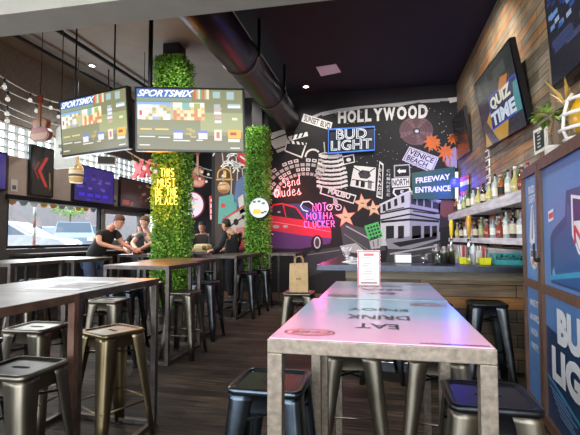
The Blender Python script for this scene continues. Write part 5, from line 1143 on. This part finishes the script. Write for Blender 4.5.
# round lit sign and red open sign further back
o = oy(192.5, 205, 11.0); t = thing('round_lit_sign', 'round pale lit sign with pink rim beyond the tall hedge post', 'sign', o)
b = MB(); b.lathe([(.001, -.04), (.36, -.04), (.37, 0), (.36, .04), (.001, .04)], o, 30, c(190, 90, 110), mx=RX); b.build('rim', M_satin, t, True)
b = MB(); b.face([o + Vector((.33 * math.cos(a * PI / 16), -.045, .33 * math.sin(a * PI / 16))) for a in range(32)], c(206, 190, 200)); q = lambda x, z: o + Vector((x, -.047, z))
for k, z in enumerate((.14, .06, -.04, -.12)): b.face([q(-.18 + .03 * k, z), q(.18 - .03 * k, z - .02), q(.18 - .03 * k, z + .03), q(-.18 + .03 * k, z + .05)], [c(220, 120, 140), c(160, 200, 190), c(226, 200, 120), c(170, 160, 210)][k])
b.build('lit_face', MATS['lit_face'], t, True)
b = MB(); b.tube([o + Vector((0, 0, .3)), (o.x, o.y, CEIL)], .008, 5); b.build('drop_rod', M_black, t, True)
Yo = 10.6; t = thing('open_sign', 'red upright sign reading OPEN beside the round pale sign', 'sign', oy(213, 212, Yo))
P4 = [oy(209, 196, Yo), oy(216.5, 195, Yo), oy(217, 219, Yo), oy(210, 220, Yo)]; b = MB(); b.prism(P4, (0, .06, 0), c(190, 24, 40)); b.build('panel', mat('lit_red_panel', None, .3, emit=.7), t, True); b = MB()
for k, ch in enumerate('OPEN'): b.text(ch, oy(210.6, 202.4 + k * 5.6, Yo - .004), oy(215, 202.2 + k * 5.6, Yo - .004), oy(210.6, 198.2 + k * 5.6, Yo - .004), c(250, 226, 226), 0, .04)
b.build('lettering', mat('lit_letters', None, .3, emit=.9), t, True)
b = MB(); q0 = oy(213, 195, Yo); b.tube([q0, (q0.x, q0.y + .03, CEIL)], .008, 5); b.build('drop_rod', M_black, t, True)
# strings of bulbs
def strand(label, A, B, n, sag, bulbs, grp='string lights'):
    t = thing('string_lights', label, 'string lights', A, 0, grp); A = Vector(A); B = Vector(B)
    P = [A.lerp(B, k / 16) - Vector((0, 0, sag * 4 * (k / 16) * (1 - k / 16))) for k in range(17)]
    b = MB(); b.tube(P, .011, 6, c(150, 146, 138)); b.build('wire', M_satin, t, True)
    for k in range(bulbs):
        u = (k + .6) / bulbs; p = A.lerp(B, u) - Vector((0, 0, sag * 4 * u * (1 - u)))
        b = MB(); b.tube([p, p - Vector((0, 0, .07))], .016, 8, c(40, 40, 42)); s = b.build('socket', M_satin, t, True)
        b = MB(); b.ball(p - Vector((0, 0, .115)), .032, (1, .95, .85, 1), 0, 10); b.build('bulb', mat('bulb', None, .2, emit=.45), s, True)  # unlit bulbs: faint glow added so the glass reads pale
strand('topmost string of bulbs slanting across toward the angled television', od(-14, 66, 5.4), od(58, 103, 7.6), 0, .06, 3)
strand('second string of bulbs slanting behind the hanging guitar', od(-14, 79, 5.4), od(66, 112, 8.2), 0, .06, 3)
strand('third string of bulbs slanting low behind the hanging guitar', od(-14, 94, 5.6), od(66, 127, 8.2), 0, .06, 3)
strand('lowest string of bulbs above the bright high window', od(-14, 102, 5.7), od(66, 132, 8.4), 0, .06, 3)
strand('upper string of bulbs between the two hedge posts', oy(192, 162, 10.5), oy(226, 171, 9.3), 0, .08, 5)
strand('lower string of bulbs between the two hedge posts', oy(190, 168, 10.6), oy(224, 178, 9.3), 0, .10, 5)
strand('string of bulbs running from the angled television to the tall hedge post', od(126, 150, 6.6), od(160, 165, 6.9), 0, .04, 3)
# striped awning scallops outside above the window
t = thing('scalloped_awning', 'yellow white and grey scalloped awning edge outside the street window', 'awning', (-6.5, 8, 1.95))
b = MB(); b.span((-6.75, 5.9, 2.1), (-6.45, 12, 2.14), c(206, 204, 196)); b.build('canopy', M_cloth, t, True)
for k in range(22):
    y = 6.0 + k * .25; b = MB(); b.prism([(-6.46, y + .11 + .115 * math.cos(a * PI / 8), 2.1 - .15 * math.sin(a * PI / 8)) for a in range(9)], (-.006, 0, 0), [c(240, 238, 230), c(236, 180, 70), c(236, 150, 40), c(150, 146, 140)][k % 4]); b.build('scallop', M_cloth, t, True)
# ================================================================== the street outside
M_car = mat('car_paint', None, .22, noise=.02, coat=.8); M_cglass = mat('car_glass', c(50, 76, 98), .08, noise=.02, spec=.8)
def car(label, px, py, d, rz, paint, kind, sc=1.):
    p_ = od(px, py, d); x, y = p_.x, p_.y
    t = thing('car', label, 'car', (x, y, .48), rz, 'parked cars'); t.scale = (sc, sc, sc)
    L, Wd = 4.4, 1.75
    if kind == 'sedan': prof = [(-2.15, .35), (-2.2, .7), (-2.05, .92), (-1.3, .98), (-.75, 1.38), (.4, 1.42), (1.15, .98), (2.0, .84), (2.2, .62), (2.15, .35)]; win = [(-1.18, .98), (-.72, 1.33), (.36, 1.36), (1.0, .98)]
    else: prof = [(-2.1, .4), (-2.2, .9), (-2.1, 1.1), (-1.95, 1.65), (.3, 1.7), (1.05, 1.15), (1.95, 1.02), (2.15, .8), (2.15, .4)]; win = [(-1.85, 1.1), (-1.75, 1.6), (.26, 1.63), (.9, 1.12)]
    zb = .98 if kind == 'sedan' else 1.1
    b = MB(); lp = []
    for f, yy in ((.86, -1.), (1., -.93), (1., .93), (.86, 1.)):
        lp.append([Vector((px * (1 if pz < zb + .05 else .99), yy * Wd / 2 * (1 if pz <= zb else 1 - .16 * (pz - zb) / .5), .35 + (pz - .35) * (1 if f == 1 else .98))) for px, pz in prof])
    b.loft(lp, paint); b.build('body', M_car, t)
    for sy, nm in ((1, 'side_window'), (-1, 'side_window')):
        b = MB(); b.prism([(px, sy * (Wd / 2 + .004) * (1 if pz <= zb else 1 - .16 * (pz - zb) / .5), pz) for px, pz in win], (0, -sy * .02, 0)); b.build(nm, M_cglass, t)
    a, e = (prof[3], prof[4]) if kind == 'sedan' else (prof[2], prof[3])
    for (p0, p1, sg) in ((a, e, -1), ((prof[6], prof[5], 1) if kind == 'sedan' else (prof[5], prof[4], 1))):
        q = lambda u, v: Vector((p0[0] + (p1[0] - p0[0]) * u + sg * .012, v * (.78 - .1 * u), p0[1] + (p1[1] - p0[1]) * u + .012)); b = MB(); b.face([q(.08, -1), q(.92, -1), q(.92, 1), q(.08, 1)]); b.build('windscreen' if sg == 1 else 'rear_window', M_cglass, t)
    for sx in (-1.35, 1.35):
        for sy in (-1, 1):
            b = MB(); b.lathe([(.001, -.1), (.33, -.1), (.34, 0), (.33, .1), (.001, .1)], (sx, sy * .79, .34), 20, None, mx=RX); w = b.build('wheel', M_rubber, t); b = MB(); b.lathe([(.2, -.108), (.2, .108)], (sx, sy * .79, .34), 14, c(170, 172, 176), mx=RX); b.build('hubcap', M_cmetal, w)
    for sy in (-1, 1):
        b = MB(); b.box((-2.17, sy * .68, .82), (.08, .26, .16), c(206, 40, 40), bevel=.01); b.build('tail_light', M_gloss, t); b = MB(); b.box((2.13, sy * .65, .68), (.1, .3, .13), c(226, 230, 232), bevel=.01); b.build('head_light', M_gloss, t)
    b = MB(); b.box((-2.2, 0, .72), (.02, .5, .12), c(220, 220, 214)); b.build('number_plate', M_paint, t)
car('white car parked nearest the dark window pier', 5, 238, 14.5, .35, c(168, 172, 176), 'sedan', 1.0)
car('blue car parked beyond the white car', 43, 238, 31, 1.9, c(30, 74, 140), 'suv')
car('silver white tall car with red tail lights outside the window', 72, 238, 22.5, 2.28, c(140, 156, 172), 'suv')
car('cream coloured tall car beside the silver one outside', 100, 238, 29.5, 2.12, c(180, 156, 100), 'suv')
b = MB(); b.span((-34.2, 0, .48), (-34, 60, 5.6)); struct(b.build('wall_street', mat('pale_stucco', c(128, 122, 124), .9, noise=.06, scale=2)))
t = thing('street_tree', 'small green tree outside above the silver car', 'tree', (od(69, 238, 27).x, od(69, 238, 27).y, .48))
b = MB(); b.tube([(0, 0, 0), (.05, 0, 1.2), (0, .1, 2.4)], [.09, .07, .05], 8, c(96, 80, 62)); b.build('trunk', M_paint, t)
b = MB(); r = random.Random(5)
for k in range(900):
    u = Vector((r.gauss(0, 1), r.gauss(0, 1), r.gauss(0, 1))).normalized() * r.uniform(.5, 1); p = Vector((u.x * 1.1, u.y * 1.2, 2.75 + u.z * .62)); d = Vector((r.uniform(-1, 1), r.uniform(-1, 1), r.uniform(-1, 1))).normalized() * .13; s = d.cross(Vector((0, 0, 1))).normalized() * .05
    b.face([p, p + d * .5 + s, p + d, p + d * .5 - s], [c(130, 170, 70), c(104, 148, 56), c(156, 190, 96)][k % 3])
b.build('foliage', M_leaf, t)
t = thing('striped_pole', 'red and white banded pole on the street beyond the window', 'pole', (-7.2, 7.95, .48))
for k in range(9): b = MB(); b.tube([(-7.2, 7.95, 0.48 + k * .22), (-7.2, 7.95, 0.48 + (k + 1) * .22)], .03, 10, [c(226, 226, 226), c(176, 120, 116)][k % 2]); b.build('band', M_satin, t, True)
b = MB(); b.lathe([(.09, 0), (.07, .06), (.03, .1)], (-7.2, 7.95, .48), 12, c(180, 180, 176)); b.build('base', M_satin, t, True)

# ================================================================== people
def skin_mesh(name, verts, edges, mtl, parent, root=0, level=2):
    me = bpy.data.meshes.new(name); bm = bmesh.new(); lay = bm.verts.layers.skin.verify(); vs = []
    for k, (p, rad) in enumerate(verts):
        v = bm.verts.new(p); rx = rad if isinstance(rad, tuple) else (rad, rad); v[lay].radius = rx; v[lay].use_root = k == root; vs.append(v)
    for a, e in edges: bm.edges.new((vs[a], vs[e]))
    bm.to_mesh(me); bm.free(); o = bpy.data.objects.new(name, me); COL.objects.link(o)
    sk = o.modifiers.new('s', 'SKIN'); sk.use_smooth_shade = True; sk.branch_smoothing = .6
    sb = o.modifiers.new('d', 'SUBSURF'); sb.levels = level; sb.render_levels = level
    dg = bpy.context.evaluated_depsgraph_get(); nm = bpy.data.meshes.new_from_object(o.evaluated_get(dg)); bpy.data.objects.remove(o)
    nm.name = name; q = bpy.data.objects.new(name, nm); nm.materials.clear(); nm.materials.append(mtl); COL.objects.link(q); q.parent = parent
    for f in nm.polygons: f.use_smooth = True
    return q
def add_hand(mb, wr, el, col, curl=.5):
    """palm, four bent fingers of unequal length and a thumb growing out of the wrist"""
    d = (wr - el).normalized(); side = d.cross(Vector((0, 0, 1))).normalized(); dn = d.cross(side).normalized(); dn = dn if dn.z < 0 else -dn
    mb.tube([wr - d * .03, wr + d * .03, wr + d * .085], [.026, .036, .034], 8, col)
    for k, L in enumerate((.062, .075, .07, .052)):
        b0 = wr + d * .08 + side * (-.03 + .02 * k); m1 = b0 + d * L * .55 + dn * L * .15 * curl * 2; m2 = m1 + d * L * .35 + dn * L * .4 * curl * 2; mb.tube([b0 - d * .02, b0, m1, m2], [.010, .0105, .009, .006], 6, col)
    b0 = wr + d * .025 + side * -.032; mb.tube([b0, b0 + d * .03 - side * .025 + dn * .01, b0 + d * .06 - side * .022 + dn * .025], [.012, .0115, .008], 6, col)
def shift(J, d, dz=0.):
    return {k: (v[0] + d[0], v[1] + d[1], v[2] + (dz if v[2] > .8 else 0)) for k, v in J.items()}
def person(label, J, skin_c, shirt_c, trous_c, hair_c, sleeve=.55, long_legs=True, face=0., tilt=0., fat=1., shoe_c=(40, 38, 38), hair_len=0., group='people at the tables'):
    """J: world joints. pel, chest, neck, head(centre), sh/el/wr and hip/kn/an for a (window side) and b."""
    J = {k: Vector(v) for k, v in J.items()}; base = (J['ana'] + J['anb']) / 2; base.z = 0
    t = thing('person', label, 'person', base, 0, group); R = lambda p: p - base
    SK = c(*skin_c); ms = mat('skin_%d_%d_%d' % skin_c, SK, .55, noise=.06)
    J['hd0'] = J['neck'].lerp(J['head'], .45)
    n = ['pel', 'chest', 'neck', 'hd0', 'sha', 'ela', 'wra', 'shb', 'elb', 'wrb', 'hipa', 'kna', 'ana', 'hipb', 'knb', 'anb']
    rad = dict(pel=(.135, .115), chest=(.15, .12), neck=.058, hd0=.058, sha=.066, ela=.046, wra=.03, shb=.066, elb=.046, wrb=.03, hipa=.088, kna=.062, ana=.042, hipb=.088, knb=.062, anb=.042)
    ed = [('pel', 'chest'), ('chest', 'neck'), ('neck', 'hd0'), ('chest', 'sha'), ('sha', 'ela'), ('ela', 'wra'), ('chest', 'shb'), ('shb', 'elb'), ('elb', 'wrb'), ('pel', 'hipa'), ('hipa', 'kna'), ('kna', 'ana'), ('pel', 'hipb'), ('hipb', 'knb'), ('knb', 'anb')]
    body = skin_mesh('body', [(R(J[k]), rad[k]) for k in n], [(n.index(a), n.index(e)) for a, e in ed], ms, t)
    # head with face, ears and hands join the body mesh
    mb = MB(); h = R(J['head']); m = Matrix.Rotation(face, 3, 'Z') @ Matrix.Rotation(tilt, 3, 'Y')
    L = []
    for z, rx, ry, ox_ in ((-.125, .02, .02, .045), (-.118, .042, .036, .035), (-.09, .066, .054, .02), (-.05, .08, .066, .008), (0, .092, .074, .0), (.05, .095, .076, -.004), (.085, .084, .07, -.006), (.112, .055, .05, -.008), (.122, .018, .018, -.008)):
        L.append([h + m @ Vector((ox_ + rx * math.cos(2 * PI * j / 18), ry * math.sin(2 * PI * j / 18), z)) for j in range(18)])
    mb.loft(L, SK, smooth=True)
    mb.loft([[h + m @ Vector(p) for p in q] for q in ([(.085, -.008, .02), (.085, .008, .02), (.088, .008, .015), (.088, -.008, .015)], [(.092, -.017, -.028), (.092, .017, -.028), (.116, .011, -.03), (.116, -.011, -.03)])], SK)
    for s in (-1, 1):
        mb.ball(h + m @ Vector((-.005, s * .078, -.01)), .024, SK, 0, 10, (.8, .35, 1.2), m)
    add_hand(mb, R(J['wra']), R(J['ela']), SK); add_hand(mb, R(J['wrb']), R(J['elb']), SK)
    me2 = mb.build('tmp', ms); bm = bmesh.new(); bm.from_mesh(body.data); off = Vector(me2.location); k0 = len(bm.verts); bm.from_mesh(me2.data); bm.verts.ensure_lookup_table()
    for v in bm.verts[k0:]: v.co += off
    bm.to_mesh(body.data); bm.free(); bpy.data.objects.remove(me2)
    for f in body.data.polygons: f.use_smooth = True
    fb = MB()
    for s in (-1, 1):
        fb.ball(h + m @ Vector((.084, s * .03, .006)), .011, c(226, 222, 216), 0, 8, (.6, 1, .7), m); fb.ball(h + m @ Vector((.090, s * .03, .006)), .0055, c(40, 30, 26), 0, 8)
        fb.box(h + m @ Vector((.090, s * .03, .026)), (.008, .034, .007), c(*hair_c), 0, m)
    fb.build('eyes', M_gloss, t); fb = MB(); fb.box(h + m @ Vector((.084, 0, -.062)), (.012, .046, .011), c(150, 84, 78), 0, m, .003); fb.build('mouth', M_satin, t)
    hb = MB(); HL = []
    for z, rx, ry, ox_ in ((-.02 - hair_len, .06, .078, -.04), (.02, .078, .084, -.025), (.055, .098, .084, -.008), (.09, .092, .078, -.008), (.118, .062, .056, -.01), (.13, .02, .02, -.01)): HL.append([h + m @ Vector((ox_ + rx * math.cos(2 * PI * j / 18), ry * math.sin(2 * PI * j / 18), z)) for j in range(18)])
    hb.loft(HL, c(*hair_c), smooth=True); hb.build('hair', mat('hair', None, .7, noise=.3, scale=90, bump=.4), t)
    # shirt with sleeves
    ea = J['sha'].lerp(J['ela'], sleeve) if sleeve <= 1 else J['ela'].lerp(J['wra'], sleeve - 1); eb = J['shb'].lerp(J['elb'], sleeve) if sleeve <= 1 else J['elb'].lerp(J['wrb'], sleeve - 1)
    nb = J['chest'].lerp(J['neck'], .72); hem = J['pel'] + (J['pel'] - J['chest']).normalized() * .04
    V = [(R(hem), (.165 * fat, .14 * fat)), (R(J['pel'].lerp(J['chest'], .5)), (.168 * fat, .145 * fat)), (R(J['chest']), (.172 * fat, .142 * fat)), (R(nb), .085), (R(J['sha']), .086), (R(ea), .064), (R(J['shb']), .086), (R(eb), .064)]; E_ = [(0, 1), (1, 2), (2, 3), (2, 4), (4, 5), (2, 6), (6, 7)]
    if sleeve > 1: V += [(R(J['ela']), .066), (R(J['elb']), .066)]; E_ = [(0, 1), (1, 2), (2, 3), (2, 4), (4, 8), (8, 5), (2, 6), (6, 9), (9, 7)]
    skin_mesh('shirt', V, E_, mat('shirt_%d_%d_%d' % shirt_c, c(*shirt_c), .9, noise=.15, scale=30, bump=.2), t)
    f = 1. if long_legs else .9; ka = J['hipa'].lerp(J['kna'], f); kb = J['hipb'].lerp(J['knb'], f)
    V = [(R(J['pel']), (.155, .13)), (R(J['hipa']), .108), (R(ka), .088), (R(J['hipb']), .108), (R(kb), .088)]; E_ = [(0, 1), (1, 2), (0, 3), (3, 4)]
    if long_legs: V += [(R(J['ana'] + Vector((0, 0, .04))), .062), (R(J['anb'] + Vector((0, 0, .04))), .062)]; E_ += [(2, 5), (4, 6)]
    skin_mesh('trousers' if long_legs else 'shorts', V, E_, mat('trouser_%d_%d_%d' % trous_c, c(*trous_c), .9, noise=.15, scale=30, bump=.2), t)
    fx = Vector((math.cos(face), math.sin(face), 0))
    for a in ('ana', 'anb'):
        p = R(J[a]); q = MB(); sd = Vector((-fx.y, fx.x, 0))
        L = [[p + fx * u + sd * (w * math.cos(2 * PI * j / 12)) + Vector((0, 0, -p.z + max(0., .0 + hh * (.5 + .5 * math.sin(2 * PI * j / 12))))) for j in range(12)] for u, w, hh in ((-.085, .02, .05), (-.06, .042, .09), (.02, .046, .10), (.10, .05, .075), (.16, .042, .055), (.185, .015, .03))]
        q.loft(L, c(*shoe_c), smooth=True); q.build('shoe', M_satin, t)
    return t
# man in black T-shirt bending over the small table, arms reaching to the food
person('man in black T-shirt and blue shorts bending over the small table', shift(dict(pel=(-5.05, 7.42, .95), chest=(-4.80, 7.42, 1.36), neck=(-4.66, 7.42, 1.53), head=(-4.51, 7.40, 1.62), sha=(-4.72, 7.62, 1.44), ela=(-4.60, 7.68, 1.22), wra=(-4.38, 7.62, 1.14),
    shb=(-4.77, 7.21, 1.42), elb=(-4.70, 7.12, 1.24), wrb=(-4.43, 7.26, 1.15), hipa=(-5.04, 7.52, .90), kna=(-4.97, 7.56, .50), ana=(-5.06, 7.56, .09), hipb=(-5.04, 7.32, .90), knb=(-4.97, 7.28, .50), anb=(-5.06, 7.28, .09)), (-.06, -.42), .03),
    (206, 150, 126), (40, 40, 40), (70, 88, 120), (92, 66, 50), .62, False, -.15, .45, 1.14)
person('man in grey T-shirt leaning behind the tall hedge post', shift(dict(pel=(-3.98, 8.95, .95), chest=(-4.20, 8.62, 1.36), neck=(-4.26, 8.52, 1.53), head=(-4.25, 8.48, 1.69), sha=(-4.40, 8.58, 1.45), ela=(-4.46, 8.36, 1.25), wra=(-4.24, 8.14, 1.16),
    shb=(-4.02, 8.48, 1.45), elb=(-3.95, 8.24, 1.26), wrb=(-4.06, 8.02, 1.15), hipa=(-4.08, 9.02, .90), kna=(-4.12, 8.98, .5), ana=(-4.1, 9.1, .09), hipb=(-3.88, 8.90, .90), knb=(-3.86, 8.86, .5), anb=(-3.86, 8.98, .09)), (-.52, -.28)),
    (206, 156, 134), (88, 92, 92), (60, 70, 92), (104, 78, 56), .62, True, -2.2, .25)
person('dark haired person in dark shirt partly hidden by the bending man', dict(pel=(-5.15, 8.72, .95), chest=(-5.12, 8.62, 1.34), neck=(-5.10, 8.58, 1.48), head=(-5.05, 8.54, 1.58), sha=(-5.32, 8.60, 1.40), ela=(-5.38, 8.44, 1.15), wra=(-5.22, 8.28, 1.10),
    shb=(-4.93, 8.58, 1.40), elb=(-4.86, 8.42, 1.15), wrb=(-4.92, 8.22, 1.10), hipa=(-5.25, 8.72, .9), kna=(-5.26, 8.66, .5), ana=(-5.26, 8.74, .09), hipb=(-5.05, 8.72, .9), knb=(-5.04, 8.66, .5), anb=(-5.04, 8.74, .09)),
    (170, 120, 96), (44, 42, 44), (40, 42, 50), (30, 24, 22), .62, True, -1.2, .35)
person('person in black jacket facing away beside the slim hedge post', shift(dict(pel=(-3.22, 8.95, .95), chest=(-3.20, 8.90, 1.36), neck=(-3.24, 8.88, 1.52), head=(-3.32, 8.86, 1.64), sha=(-3.30, 8.71, 1.44), ela=(-3.36, 8.62, 1.17), wra=(-3.54, 8.60, 1.10),
    shb=(-3.10, 9.10, 1.44), elb=(-3.18, 9.17, 1.16), wrb=(-3.40, 9.10, 1.12), hipa=(-3.22, 8.84, .9), kna=(-3.24, 8.84, .5), ana=(-3.2, 8.84, .09), hipb=(-3.2, 9.04, .9), knb=(-3.22, 9.04, .5), anb=(-3.18, 9.04, .09)), (.10, -.06)),
    (200, 150, 120), (36, 36, 40), (30, 32, 40), (36, 28, 24), 1.85, True, PI - .2, .25, 1.12, hair_len=.04)
person('person in dark top facing the camera behind the takeaway box', dict(pel=(-4.12, 9.75, .95), chest=(-4.12, 9.7, 1.34), neck=(-4.12, 9.68, 1.49), head=(-4.12, 9.62, 1.62), sha=(-4.32, 9.68, 1.42), ela=(-4.38, 9.52, 1.18), wra=(-4.22, 9.36, 1.1),
    shb=(-3.92, 9.68, 1.42), elb=(-3.86, 9.52, 1.18), wrb=(-4.0, 9.36, 1.1), hipa=(-4.22, 9.75, .9), kna=(-4.22, 9.7, .5), ana=(-4.22, 9.78, .09), hipb=(-4.02, 9.75, .9), knb=(-4.02, 9.7, .5), anb=(-4.02, 9.78, .09)),
    (176, 124, 98), (44, 38, 38), (40, 36, 40), (40, 28, 24), 1.7, True, -1.35, .1, hair_len=.03)
